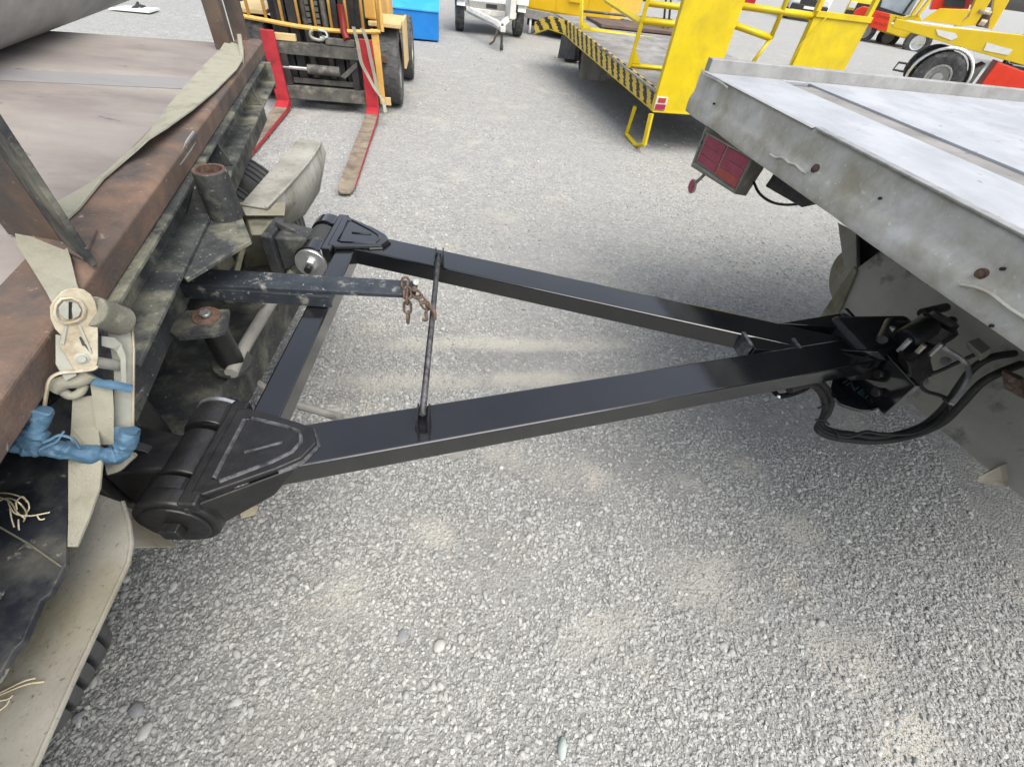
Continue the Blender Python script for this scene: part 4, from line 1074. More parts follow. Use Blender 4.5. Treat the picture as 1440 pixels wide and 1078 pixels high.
MB().box(K, 1.262, 1.284, 1.46, 2.268, 1.301, 1.3035).build('wear_strip', 'rim_alloy', truck, .001)
MB().tube(smooth_path([(0.6794, 2.4752, 1.2944), (0.6978, 2.4012, 1.2964), (0.7158, 2.3291, 1.2960), (0.7308, 2.2688, 1.2913)]), .005, 6).build('weld_bead', 'rim_alloy', rp_)
MB().tube(smooth_path([(0.8361, 1.8343, 1.1798), (0.8452, 1.7979, 1.1803), (0.8535, 1.7644, 1.1922), (0.8628, 1.7270, 1.1890), (0.8718, 1.6911, 1.1951), (0.8809, 1.6544, 1.1902), (0.8864, 1.6324, 1.1917)]), .0075, 8, flat=.6).build('weld_bead', 'rear_steel', rp_)
MB().tube(smooth_path([(1.0362, 1.0108, 1.1725), (1.0437, 0.9807, 1.1851), (1.0514, 0.9501, 1.1910), (1.0587, 0.9206, 1.1892), (1.0658, 0.8922, 1.1874), (1.0758, 0.8520, 1.1885)]), .006, 8, flat=.6).build('weld_bead', 'rear_steel', rp_)
na = Vector(K(-1, 0)) - Vector(K(0, 0))
def plate_bolt(p, r, mt):
    o = MB().lathe(p, na, [(r * 1.5, -.006), (r * 1.5, .003), (r, .004), (r * .95, .010), (r * .5, .013), (0, .013)], 18).build('rusty_bolt', mt, rp_)
plate_bolt((0.9013, 1.6182, 1.2101), .0105, 'rust_bolt')
plate_bolt((1.0540, 1.0058, 1.2078), .0085, 'rust_bolt')
for p in ((0.9700, 1.3509, 1.2319), (1.0620, 0.9821, 1.2363), (1.0665, 0.8977, 1.1397), (0.7197, 2.3341, 1.2179)):
    MB().cyl(Vector(p) - na * .004, Vector(p) + na * .0045, .0042, 12).build('bolt_hole', 'dark', rp_)
# tail light
lamp = MB().hexa([*[(0.7631, 2.4782, 0.9083), (0.8675, 2.0594, 0.9464), (0.8687, 2.0550, 1.1032), (0.7629, 2.4793, 1.0971)], *[(0.8444, 2.5658, 0.8819), (0.9525, 2.1322, 0.9193), (0.9596, 2.1036, 1.0558), (0.8463, 2.5582, 1.0771)]])
lo = lamp.build('tail_light', 'lamp_box', truck, .004)
def quad_in(c, a0, a1, b0, b1):
    tl, tr, br, bl = [Vector(p) for p in c]
    def P(s, t):
        return (tl * (1 - s) + tr * s) * (1 - t) + (bl * (1 - s) + br * s) * t
    return [P(a0, b0), P(a1, b0), P(a1, b1), P(a0, b1)]
lc = [(0.7699, 2.4181, 1.0738), (0.8607, 2.0538, 1.0941), (0.8583, 2.0636, 0.9686), (0.7679, 2.4261, 0.9540)]
MB().prism([p - na * .004 for p in quad_in(lc, -.03, 1.03, -.03, 1.03)], -na * .005).build('lens_backing', 'fender_grey', lo)
for i, (a0, a1) in enumerate(((0, .485), (.515, 1))):
    for j, (b0, b1) in enumerate(((0, .32), (.345, .66), (.685, 1))):
        MB().prism(quad_in(lc, a0, a1, b0, b1), -na * .012).build('lens', 'lens_orange' if (i == 1 and j == 2) else 'lens_red', lo, .002)
MB().tube([(0.7633, 2.4445, 1.0782), (0.8624, 2.0469, 1.1050), (0.8614, 2.0509, 0.9615), (0.7641, 2.4414, 0.9347)], .006, 6, closed=True).build('lens_frame', 'fender_grey', lo)
rc = Vector((0.7777, 2.3783, 0.8465))
MB().tube([rc, Vector((0.8016, 2.3445, 0.9184))], .013, 6, flat=.5).build('reflector_bracket', 'lamp_box', lo)
MB().lathe(rc - na * .004, na, [(.034, 0), (.035, .006), (.031, .009)], 24).build('reflector_rim', 'fender_grey', lo)
MB().lathe(rc - na * .003, na, [(.0305, .008), (.02, .0105), (0, .011)], 24).build('reflector_lens', 'lens_red', lo)
MB().tube(smooth_path([(0.9407, 2.0966, 0.9953), (0.9573, 2.0303, 0.9736), (0.9798, 1.9398, 0.9769), (1.0093, 1.8630, 1.0015), (1.0476, 1.7920, 1.0482), (1.0991, 1.7922, 1.0773)]), .0055, 6).build('lamp_cable', 'hose', truck)
MB().hexa([*[(0.9603, 2.0183, 1.0092), (1.0203, 1.7774, 1.0282), (1.0315, 1.7324, 1.0815), (0.9640, 2.0033, 1.0852)], *[(1.2016, 2.4145, 0.9156), (1.2738, 2.1248, 0.9276), (1.2748, 2.1209, 0.9878), (1.2040, 2.4047, 0.9714)]]).build('under_box', 'dark', truck, .004)
# underside
MB().box(K, 2.0, 7.0, .72, .86, .96, 1.21).build('chassis_rail', 'dark', truck, .004)
MB().box(K, 2.0, 7.0, 1.30, 1.44, .96, 1.21).build('chassis_rail', 'dark', truck, .004)
MB().box(K, 1.42, 1.50, -.25, 2.25, 1.14, 1.21).build('cross_bearer', 'dark', truck, .003)
MB().box(K, 1.50, 7.0, -.28, 2.26, 1.212, 1.2145).build('underfloor', 'dark', truck)
# mud flaps and guard
fp = [(1.4429, 1.8600, 0.7839), (1.4457, 1.8487, 0.5017), (1.4871, 1.6825, 0.5125), (1.5318, 1.5032, 0.5109), (1.5712, 1.3454, 0.5177), (1.6036, 1.2155, 0.5199), (1.6316, 1.1033, 0.5329), (1.6576, 0.9989, 0.5411), (1.7069, 0.8010, 0.5591), (1.7485, 0.6341, 0.9052), (1.6625, 0.9793, 1.2575), (1.5246, 1.5323, 0.9186), (1.4583, 1.7983, 0.9556)]
fl = MB().prism(fp, Vector(K(.006, 0)) - Vector(K(0, 0))).build('mud_flap', 'flap', truck, .001)
MB().prism([(1.4407, 1.8565, 0.5036), (1.4615, 1.7728, 0.5412), (1.4432, 1.8465, 0.7741), (1.4367, 1.8724, 0.7827)], na * .010).build('flap_stiffener', 'olive', fl, .002)
MB().hexa([*[(1.4409, 1.9504, 0.7453), (1.4613, 1.8687, 0.7528), (1.4298, 1.9952, 0.8822), (1.4021, 2.1062, 0.8695)], *[(1.5522, 2.0414, 0.7100), (1.5681, 1.9777, 0.7039), (1.5374, 2.1011, 0.8247), (1.5153, 2.1896, 0.8142)]]).build('guard_bracket', 'flap', truck, .003)
MB().prism(smooth_path([(1.5698, 2.1775, 0.7224), (1.5651, 2.1967, 0.6632), (1.5695, 2.1790, 0.5910), (1.5829, 2.1250, 0.5274), (1.6012, 2.0516, 0.4911), (1.6127, 2.0055, 0.4943)]) + [(1.6122, 2.0077, 0.6492), (1.5840, 2.1207, 0.7165)], -na * .05).build('wheel_guard', 'fender', truck, .003)
bd = MB().hexa([*[(1.5690, 0.9286, 0.5500), (1.6523, 0.9257, 0.5500), (1.8691, 1.0426, 0.5500), (1.9103, 1.1517, 0.5500)], *[(1.5131, 0.9098, 0.6000), (1.6224, 0.9684, 0.6000), (1.8367, 1.0771, 0.6000), (1.7494, 1.0325, 0.6000)]]).build('guard_board', 'board', truck, .003)
MB().hexa([*[(1.7764, 1.1036, 0.6000), (1.8021, 1.0773, 0.6000), (1.9151, 1.1534, 0.6000), (1.9738, 1.3388, 0.6000)], *[(1.6504, 1.0585, 0.7000), (1.6863, 1.0500, 0.7000), (1.8146, 1.1504, 0.7000), (1.7858, 1.2113, 0.7000)]]).build('guard_corner', 'fender_grey', truck, .008)
for v in (.20, 1.75):
    t = tyre(truck, K(4.4, v, .48), Vector(K(0, 1)) - Vector(K(0, 0)), .48, .26)
    t = tyre(truck, K(4.4, v + .29, .48), Vector(K(0, 1)) - Vector(K(0, 0)), .48, .26)
MB().box(K, 4.34, 4.46, .2, 2.0, .42, .54).build('axle', 'dark', truck, .01)
MB().prism([(1.5021, 2.1185, 0.8537), (1.5424, 1.9568, 0.7125), (1.6376, 1.5753, 0.8120), (1.6288, 1.6105, 0.9477), (1.5267, 2.0199, 0.9701)], Vector(K(.02, 0)) - Vector(K(0, 0))).build('under_beam', 'dark', truck, .002)
# tow coupling bolted under the deck
cc = Fr(9, *K(1.52, .965)[:2])
cp = MB().hexa([cc(-.13, -.13, .70), cc(.16, -.11, .72), cc(.16, .11, .72), cc(-.13, .13, .70), cc(-.12, -.10, .82), cc(.14, -.085, .85), cc(.14, .085, .85), cc(-.12, .10, .82)])
co_ = cp.build('tow_coupling', 'black_cast', truck, .02, 3)
d0, d1 = Vector((1.2492, 1.2230, 0.8600)), Vector((1.3635, 1.2962, 0.9000))
MB().lathe(d0, d1 - d0, [(0, 0), (.030, 0), (.038, .012), (.038, .09), (.033, .11), (0, .112)], 24).build('coupling_drum', 'black_cast', co_)
cpz = Vector((1.3893, 1.3047, 0.8800))
MB().lathe(cpz, (0.25, .1, 1), [(.055, -.05), (.060, -.01), (.060, .01), (.045, .02), (.042, .032), (0, .040)], 28).build('coupling_cap', 'black_cast', co_)
MB().lathe((1.2542, 1.2861, 0.8400), Vector(K(-1, 0)) - Vector(K(0, 0)), [(.040, -.06), (.040, .0), (.032, .012), (0, .012)], 24).build('coupling_jaw', 'black_cast', co_)
for p, mt in (((1.1914, 1.2331, 0.8950), 'steel_dull'), ((1.2083, 1.1694, 0.9000), 'steel_dull'), ((1.2580, 1.1644, 0.8900), 'zinc'), ((1.3245, 1.1857, 0.8900), 'steel_dull')):
    MB().cyl(Vector(p) - Vector((0, 0, .05)), p, .0085, 6).build('coupling_bolt', mt, co_, .001)
MB().hexa([*[(1.3009, 1.2166, 0.7400), (1.4357, 1.2885, 0.7400), (1.4449, 1.2172, 0.7400), (1.3145, 1.1332, 0.7400)], *[(1.1973, 1.1690, 0.8600), (1.3040, 1.2204, 0.8600), (1.2988, 1.1630, 0.8600), (1.1923, 1.1008, 0.8600)]]).build('coupling_base', 'black_cast', co_, .01)
for q0, q1 in (((1.1502, 1.1893, 0.8700), (1.2224, 1.2901, 0.8800)), ((1.3933, 1.3919, 0.8700), (1.5180, 1.4559, 0.8700)), ((1.4033, 1.2744, 0.8700), (1.4682, 1.3545, 0.8800))):
    MB().cyl(q0, q1, .016, 12).build('coupling_lever', 'black_cast', co_, .003)
MB().tube(smooth_path([(1.3400, 1.1903, 0.8800), (1.3614, 1.1821, 0.8700), (1.3789, 1.1518, 0.8700), (1.3958, 1.1298, 0.8600), (1.3807, 1.0859, 0.8500), (1.3614, 1.0501, 0.8200), (1.3366, 1.0194, 0.7900)]), .0075, 8).build('air_pipe', 'steel_dull', truck)
MB().hexa([*[(1.3885, 1.0448, 0.9212), (1.4007, 0.9958, 0.9318), (1.4111, 0.9540, 0.8969), (1.3986, 1.0042, 0.8880)], *[(1.4931, 1.1214, 0.8745), (1.5054, 1.0719, 0.8885), (1.5158, 1.0301, 0.8541), (1.5032, 1.0809, 0.8420)]]).build('hose_bracket', 'rust_chain', truck, .004)
MB().hexa([*[(1.4563, 1.2316, 0.8600), (1.5113, 1.2654, 0.8600), (1.5163, 1.2019, 0.8600), (1.4577, 1.1624, 0.8600)], *[(1.3708, 1.1705, 0.9200), (1.4283, 1.2040, 0.9200), (1.4321, 1.1499, 0.9200), (1.3762, 1.1118, 0.9200)]]).build('valve_block', 'lamp_box', truck, .003)
for p in ((1.4373, 1.2274, 0.7000), (1.5184, 1.2947, 0.7500)):
    MB().lathe(p, na + Vector((0, 0, .5)), [(.016, 0), (.016, .006), (.009, .007), (.009, .012), (0, .012)], 16).build('flap_bolt', 'steel_dull', truck)

# ------------------------------------------------------------------ air and brake hoses
def hose(label, pts, r, dx):
    P = smooth_path([Vector(p) + Vector(dx) for p in pts], 6)
    o = MB().tube(P, r, 10).build('air_hose', 'hose', root=P[0])
    tag(o, label, 'hose', 'hoses looping from the truck to the drawbar')
    return o
hp = [(1.6014, 1.1787, 0.8600), (1.5246, 1.1443, 0.8400), (1.5026, 1.1379, 0.7900), (1.5150, 1.1333, 0.7000), (1.5163, 1.1243, 0.6200), (1.4764, 1.1134, 0.5600), (1.4009, 1.0941, 0.5300), (1.3230, 1.0860, 0.5100), (1.2440, 1.0862, 0.5000), (1.1697, 1.0894, 0.5000), (1.1289, 1.1074, 0.5100), (1.1447, 1.1378, 0.5300), (1.1415, 1.1581, 0.5700), (1.1044, 1.1617, 0.6200), (1.0471, 1.1451, 0.6700), (0.9818, 1.1138, 0.7100), (0.8856, 1.0544, 0.7250)]
hose('thick black hose, outermost of the loop below the coupling', hp, .0125, (0, 0, 0))
hp2 = [(1.5892, 1.2130, 0.8700), (1.5054, 1.1859, 0.8600), (1.4852, 1.1808, 0.8100), (1.5020, 1.1761, 0.7300), (1.5211, 1.1677, 0.6400), (1.4891, 1.1405, 0.5700), (1.4059, 1.1106, 0.5350), (1.3200, 1.0940, 0.5200), (1.2471, 1.1019, 0.5100), (1.1796, 1.1032, 0.5100), (1.1389, 1.1213, 0.5200), (1.1513, 1.1479, 0.5600), (1.1369, 1.1632, 0.6100), (1.0741, 1.1503, 0.6700), (1.0083, 1.1326, 0.7100), (0.9104, 1.0721, 0.7250)]
hose('thick black hose, innermost of the loop below the coupling', hp2, .0115, (0, 0, .004))
hp3 = [(1.4738, 1.1855, 0.8850), (1.4413, 1.1793, 0.8600), (1.4283, 1.1860, 0.8200), (1.4120, 1.1938, 0.7700), (1.3956, 1.2003, 0.7400), (1.3920, 1.1876, 0.7100), (1.4221, 1.1782, 0.6900), (1.4799, 1.1781, 0.6800), (1.4982, 1.1547, 0.6800), (1.5189, 1.1472, 0.6400), (1.4893, 1.1195, 0.6000), (1.4250, 1.0946, 0.5600), (1.3234, 1.0813, 0.5500), (1.2647, 1.0844, 0.5450), (1.2115, 1.0718, 0.5200), (1.1434, 1.0863, 0.5150), (1.1261, 1.1156, 0.5200), (1.1418, 1.1479, 0.5500), (1.1253, 1.1701, 0.6000), (1.0549, 1.1492, 0.6600), (0.9801, 1.1065, 0.7000)]
hose('thin black cable winding along the looped hoses', hp3, .006, (0, 0, .008))
ties = thing('cable_tie', 'black cable ties clamping the looped hoses together', 'cable tie', (1.1718, 1.1332, 0.5000))
for p, q in (((1.1014, 1.1175, 0.5450), (1.1470, 1.1025, 0.5450)), ((1.1054, 1.1470, 0.5750), (1.1514, 1.1606, 0.5850)), ((1.1637, 1.0905, 0.5350), (1.1775, 1.0569, 0.5150)), ((1.4769, 1.1616, 0.6900), (1.5235, 1.1219, 0.6400))):
    a, b = Vector(p), Vector(q)
    MB().tube([a, (a + b) / 2 + Vector((0, 0, .012)), b], .004, 6).build('tie_band', 'hose', ties)

# ------------------------------------------------------------------ forklift
F = Fr(12, -2.584, 5.597)
lift = thing('forklift', 'yellow forklift facing the camera with red forks lowered to the ground', 'forklift', F(0, 1.2, 0))
def fork(r):
    o = MB()
    o.hexa([F(r - .068, 0, .03), F(r + .068, 0, .03), F(r + .068, .055, .03), F(r - .068, .055, .03), F(r - .068, 0, .725), F(r + .068, 0, .725), F(r + .068, .045, .725), F(r - .068, .045, .725)])
    fo = o.build('fork', 'red_fork', lift, .006)
    w, w2 = .068, .045
    L = 2.22
    tp = [F(r - w, 0, .072), F(r + w, 0, .072), F(r + w, -.14, .058), F(r - w, -.14, .058)]
    MB().hexa([F(r - w, -.14, .012), F(r + w, -.14, .012), F(r + w, .0, .012), F(r - w, .0, .012), F(r - w, -.14, .060), F(r + w, -.14, .060), F(r + w, .0, .095), F(r - w, .0, .095)]).build('fork_heel', 'red_fork', fo, .004)
    b = MB()
    pts = [F(r - w, -.141, 0), F(r - w, -L + .12, 0), F(r - w * .85, -L + .04, 0), F(r - w2 * .8, -L, 0), F(r + w2 * .8, -L, 0), F(r + w * .85, -L + .04, 0), F(r + w, -L + .12, 0), F(r + w, -.141, 0)]
    n = len(pts)
    zt = [.06, .034, .03, .028, .028, .03, .034, .06]
    lo_ = [(p[0], p[1], .012) for p in pts]
    hi_ = [(p[0], p[1], z) for p, z in zip(pts, zt)]
    b.add(lo_ + hi_, [tuple(range(n))[::-1], tuple(range(n, 2 * n))] + [(i, (i + 1) % n, n + (i + 1) % n, n + i) for i in range(n)])
    b.build('fork_blade', 'fork_worn', fo, .003)
    e = MB().prism([F(r + w + .001, -.141, .014), F(r + w + .001, -L + .12, .014), F(r + w + .001, -L + .12, .030), F(r + w + .001, -.141, .055)], Vector(F(.002, 0)) - Vector(F(0, 0)))
    e.build('blade_edge', 'red_fork', fo)
fork(-.465)
fork(.525)
MB().box(F, -.46, .46, .058, .11, .52, .635).build('carriage_bar', 'carriage', lift, .008)
MB().box(F, -.47, .45, .058, .11, .10, .235).build('carriage_bar', 'carriage', lift, .008)
MB().box(F, -.40, -.33, .06, .12, .236, .519).build('carriage_upright', 'dark', lift, .004)
MB().box(F, .33, .40, .06, .12, .236, .519).build('carriage_upright', 'dark', lift, .004)
MB().box(F, -.33, .33, .12, .13, .25, .30).build('carriage_upright', 'carriage', lift)
for a, b in ((-.42, -.20), (.10, .40)):
    MB().box(F, a, b, .05, .1, .64, .70).build('wear_pad', 'forklift_cream' if a < 0 else 'carriage', lift, .004)
MB().cyl(F(-.40, .075, .40), F(-.14, .075, .40), .018, 14).build('side_shift_rod', 'steel', lift)
MB().cyl(F(-.14, .07, .40), F(.20, .07, .40), .046, 20).build('side_shift_cylinder', 'carriage', lift, .004)
MB().prism([F(.20, .05, .36), F(.40, .05, .51), F(.40, .05, .46), F(.25, .05, .34)], Vector(F(0, .03)) - Vector(F(0, 0))).build('cylinder_bracket', 'carriage', lift, .003)
for r in (-.33, -.22, .20, .31):
    MB().box(F, r - .045, r + .045, .16, .30, .08, 2.3).build('mast_channel', 'dark', lift, .004)
for r in (-.10, .10):
    MB().cyl(F(r, .22, .3), F(r, .22, 2.2), .035, 12).build('lift_ram', 'carriage', lift)
    ch_ = MB()
    for k in range(22):
        ch_.box(F, r * .45 - .018, r * .45 + .018, .13, .15, .55 + k * .05, .585 + k * .05)
    ch_.build('lift_chain', 'carriage', lift)
MB().box(F, -.40, .40, .31, .33, .05, 1.4).build('mast_backing', 'dark', lift)
# load guard
mb = MB().tube(smooth_path([F(-.72, .14, .80), F(-.5, .13, .785), F(-.2, .12, .765), F(.1, .12, .757), F(.4, .12, .765), F(.68, .14, .790)]), .020, 8)
mb.build('guard_rail', 'forklift_yellow', lift)
for k in range(9):
    r = -.64 + .163 * k
    MB().tube([F(r, .14, .775), F(r, .14, 1.55)], .016, 8).build('guard_bar', 'forklift_yellow', lift)
MB().tube([F(-.72, .14, .80), F(-.72, .14, 1.55), F(.70, .14, 1.55), F(.70, .14, .79)], .02, 8).build('guard_frame', 'forklift_yellow', lift)
MB().hexa([F(.60, .14, .10), F(.66, .14, .10), F(.66, .17, .10), F(.60, .17, .10), F(.575, .14, .80), F(.655, .14, .80), F(.655, .17, .80), F(.575, .17, .80)]).build('guard_stay', 'forklift_yellow', lift, .003)
MB().box(F, .60, .72, .18, .21, .08, .16).build('stay_foot', 'forklift_cream', lift, .003)
MB().box(F, .60, .72, .2, .23, .50, .56).build('stay_tab', 'rust_bolt', lift, .003)
axr = Vector(F(1, 0)) - Vector(F(0, 0))
tyre(lift, F(.715, .62, .385), axr, .385, .24, lugs=22, material='rubber_dust')
tyre(lift, F(-.715, .62, .385), axr, .385, .24, lugs=22)
tyre(lift, F(.80, 2.05, .37), axr, .37, .22, lugs=22, material='rubber_dust')
tyre(lift, F(-.74, 2.15, .34), axr, .34, .22, lugs=22)
for sg in (-1, 1):
    a, b = sorted((sg * .53, sg * .88))
    MB().box(F, a, b, .34, 1.05, .80, .84).build('mudguard', 'forklift_cream', lift, .006)
    a, b = sorted((sg * .875, sg * .90))
    MB().box(F, a, b, .62, 1.15, .38, .84).build('side_skirt', 'forklift_cream', lift, .004)
MB().box(F, -.5, .5, .36, 1.0, .25, 1.05).build('front_cowl', 'dark', lift, .02)
MB().box(F, .42, .62, .4, 1.2, .85, 1.35).build('dash_panel', 'forklift_yellow', lift, .02)
MB().box(F, -.56, .56, 1.05, 2.65, .35, 1.1).build('body', 'forklift_yellow', lift, .04)
MB().box(F, -.6, .6, 2.3, 2.85, .3, 1.25).build('counterweight', 'forklift_yellow', lift, .06)
MB().hexa([F(-.25, 1.25, 1.1), F(.25, 1.25, 1.1), F(.25, 1.75, 1.1), F(-.25, 1.75, 1.1), F(-.25, 1.25, 1.22), F(.25, 1.25, 1.22), F(.25, 1.8, 1.6), F(-.25, 1.8, 1.6)]).build('seat', 'dark', lift, .03)
for r, b in ((-.48, .45), (.48, .45), (-.48, 2.2), (.48, 2.2)):
    MB().box(F, r - .035, r + .035, b - .035, b + .035, 1.0, 2.2).build('overhead_post', 'forklift_yellow', lift, .006)
MB().tube([F(.30, .10, .98), F(.30, .10, .76), F(.33, .05, .70)], .035, 10).build('hydraulic_hose', 'print_red', lift)
sp = thing('sling', 'pale webbing sling draped over the right red fork', 'sling', F(.55, -.05, .1))
for pr in ([(-2.1418, 5.6072, 0.8353), (-2.1206, 5.6117, 0.6955), (-2.1112, 5.6240, 0.5340), (-2.0602, 5.6348, 0.4218), (-1.9802, 5.6109, 0.3018), (-1.8982, 5.5772, 0.2223), (-1.8004, 5.3424, 0.1626)],
           [(-2.0661, 5.6438, 0.8281), (-2.0308, 5.6513, 0.7246), (-2.0171, 5.6644, 0.5765), (-1.9966, 5.6790, 0.4081), (-1.9771, 5.6627, 0.2643)]):
    P = smooth_path(pr)
    MB().ribbon([(p - Vector(axr) * .018, p + Vector(axr) * .018) for p in P], .006).build('webbing', 'webbing', sp)
hk = thing('lifting_hook', 'small pale lifting hook sitting on the forklift carriage', 'hook', F(.05, .03, .70))
MB().tube(smooth_path([F(.0, .03, .76), F(-.03, .02, .74), F(-.03, .02, .70), F(.03, .02, .68), F(.09, .02, .69), F(.10, .02, .72)]), .014, 8).build('hook_body', 'zinc_grey', hk)
MB().tube(smooth_path([F(.05, .05, .76), F(.12, .04, .75), F(.13, .03, .71), F(.06, .02, .70)]), .010, 8).build('hook_eye', 'stone_green', hk)

# ------------------------------------------------------------------ blue bins
B = Fr(12, -2.439, 10.949)
bin_ = thing('blue_bin', 'bright blue steel bin with sloping pale blue lid beside the forklift', 'bin', B(-.7, .5, 0))
MB().box(B, -1.35, 0, 0, 1.0, .02, .46).build('tub', 'blue_bin', bin_, .01)
MB().hexa([B(-1.37, -.02, .461), B(.02, -.02, .461), B(.02, .55, .60), B(-1.37, .55, .60), B(-1.37, -.02, .49), B(.02, -.02, .49), B(.02, .55, .63), B(-1.37, .55, .63)]).build('lid', 'blue_lid', bin_, .004)
MB().box(B, -1.35, 0, .551, 1.5, .461, 1.25).build('back_tub', 'blue_bin', bin_, .01)
B2 = Fr(12, -6.7, 12.8)
bin2 = thing('blue_container', 'blue container far behind the forklift mast', 'container', B2(0, 0, 0))
MB().box(B2, -1.2, 3.4, 0, 1.5, .02, 1.3).build('shell', 'blue_bin', bin2, .02)
for k in range(6):
    MB().box(B2, -1.0 + k * .8, -.94 + k * .8, -.03, 0, .05, 1.28).build('rib', 'blue_bin', bin2, .004)
sh = MB().slab([F(-1.25, 2.6, .62), F(-.62, 2.6, .62), F(-.7, 3.4, .62), F(-1.1, 3.4, .62)], .02).build('cream_panel', 'forklift_cream', root=F(-.9, 3, 0))
for r, b in ((-1.05, 2.75), (-.75, 3.2)):
    MB().box(F, r, r + .05, b, b + .05, 0, .6).build('leg', 'forklift_cream', sh)
tag(sh, 'small cream coloured stand seen through the forklift guard bars', 'stand')

# ------------------------------------------------------------------ small white trailer
Wt = Fr(14, -1.68, 12.9)
wt = thing('white_trailer', 'small white trailer with its hitch resting on the gravel', 'trailer', Wt(0, 0, 0))
axw = Vector(Wt(1, 0)) - Vector(Wt(0, 0))
for u in (-.68, .68):
    tyre(wt, Wt(u, 0.1, .31), axw, .31, .19, lugs=24, rim_mat='white_dirty')
    MB().tube(smooth_path([Wt(u, -.33, .48), Wt(u, -.22, .62), Wt(u, .1, .70), Wt(u, .42, .62), Wt(u, .52, .45)]), .09, 8, flat=.12).build('mudguard', 'white', wt)
    MB().box(Wt, u - .13, u + .13, -.38, .55, .60, .78).build('side_box', 'white', wt, .01)
MB().box(Wt, -.56, .56, -.35, 1.4, .36, .46).build('frame', 'white_dirty', wt, .008)
MB().box(Wt, -.50, .50, -.28, -.2, .46, .58).build('front_beam', 'steel_dull', wt, .004)
MB().box(Wt, -.45, .45, -.1, 1.3, .47, 1.5).build('body', 'white', wt, .02)
MB().box(Wt, -.12, .12, -.30, -.29, .485, .555).build('lamp_recess', 'dark', wt, .002)
for s_ in (-1, 1):
    MB().tube([Wt(s_ * .48, -.33, .42), Wt(s_ * .42, -.55, .41), Wt(.06 * s_ + .05, -1.45, .36), Wt(.05, -1.75, .34)], .065, 6).build('drawbar_arm', 'white_dirty', wt)
MB().box(Wt, .0, .10, -2.0, -1.6, .30, .38).build('hitch', 'white_dirty', wt, .01)
MB().tube([Wt(.05, -1.85, .42), Wt(.05, -1.90, .05)], .025, 8).build('jockey_leg', 'carriage', wt)
MB().tube([Wt(-.02, -1.72, .3), Wt(-.10, -1.8, .12), Wt(-.18, -1.78, .06)], .022, 8).build('safety_chain', 'rust_chain', wt)
MB().cyl(Wt(.02, -1.92, .05), Wt(.08, -1.92, .05), .05, 14).build('jockey_wheel', 'rubber', wt)
MB().box(Wt, .30, .42, -1.1, -.35, .42, .95).build('winch_post', 'white_dirty', wt, .01)

# ------------------------------------------------------------------ golden yellow van body
G = Fr(-17.7, -.807, 13.738)
gv = thing('yellow_box_truck', 'golden yellow box body with grey sill behind the striped ramp', 'box truck', G(.8, 1.2, 0))
MB().box(G, -.12, 1.98, 0, 3.5, .47, 2.6).build('box_body', 'yellow_van', gv, .02)
for a, b in ((-.10, .62), (.63, 1.40), (1.41, 1.96)):
    MB().box(G, a, b, -.012, -.001, .50, 2.5).build('side_panel', 'yellow_van', gv, .004)
MB().box(G, -.14, 1.80, -.03, .02, .30, .465).build('sill', 'rim_alloy', gv, .006)
MB().box(G, .95, 1.22, -.06, -.013, .72, 1.0).build('filler_hatch', 'yellow_van', gv, .01)
MB().box(G, -.1, 1.75, .1, 3.4, .16, .30).build('underframe', 'dark', gv)
MB().tube([G(.02, .02, .30), G(.02, .02, .02)], .03, 8).build('support_leg', 'white', gv)
axg = Vector(G(0, 1)) - Vector(G(0, 0))
for u, v in ((1.0, .45), (1.0, 3.0)):
    tyre(gv, G(u, v, .3), axg, .3, .2, lugs=20)

# ------------------------------------------------------------------ traffic cone
cb = Vector((1.4359, 16.9366, 0.0000))
cone = thing('traffic_cone', 'orange traffic cone with a white band beyond the yellow railing', 'traffic cone', cb)
q = Fr(10, cb.x, cb.y)
MB().box(q, -.19, .19, -.19, .19, 0, .035).build('base', 'cone', cone, .01)
MB().lathe(cb + Vector((0, 0, .035)), (0, 0, 1), [(.145, 0), (.115, .22)], 28).build('cone_body', 'cone', cone)
MB().lathe(cb + Vector((0, 0, .035)), (0, 0, 1), [(.115, .22), (.085, .42)], 28).build('white_band', 'white', cone)
MB().lathe(cb + Vector((0, 0, .035)), (0, 0, 1), [(.085, .42), (.030, .72), (.022, .73), (0, .73)], 28).build('cone_tip', 'cone', cone)

# ------------------------------------------------------------------ yellow ramp truck
Y = Fr(15)
yt = thing('ramp_truck', 'bright yellow ramp truck with black striped deck edge and raised ramps', 'truck', Y(3.67, 7.5, 0))
eb = [(1.1546, 5.8899, 0.4300)] + [(0.2430, 8.7185, 0.5700)] + [(0.0705, 9.3031, 0.6000)] + [(-0.2291, 9.5095, 0.6200)] + [(-0.4722, 9.7449, 0.5000)]
eb = [Vector(p) for p in eb]
hgt = [.195, .18, .175, .16, .17]
top_ = [p + Vector((0, 0, h)) for p, h in zip(eb, hgt)]
me = bpy.data.meshes.new('hazard_edge')
inw = Vector(Y(.02, 0)) - Vector(Y(0, 0))
seg_b, seg_t, us = [], [], []
dist = 0
for i in range(len(eb) - 1):
    for k in range(6):
        t = k / 6
        seg_b.append(eb[i].lerp(eb[i + 1], t)); seg_t.append(top_[i].lerp(top_[i + 1], t))
seg_b.append(eb[-1]); seg_t.append(top_[-1])
vs, fs, uvs = [], [], []
for i, (b_, t_) in enumerate(zip(seg_b, seg_t)):
    if i:
        dist += (b_ - seg_b[i - 1]).length
    vs += [b_ - Vector(yt.location), t_ - Vector(yt.location)]
    us.append(dist)
for i in range(len(seg_b) - 1):
    fs.append((2 * i, 2 * i + 2, 2 * i + 3, 2 * i + 1))
me.from_pydata([tuple(v) for v in vs], [], fs)
uvl = me.uv_layers.new(name='UVMap')
for poly in me.polygons:
    for li, vi in zip(poly.loop_indices, poly.vertices):
        uvl.data[li].uv = (us[vi // 2], float(vi % 2))
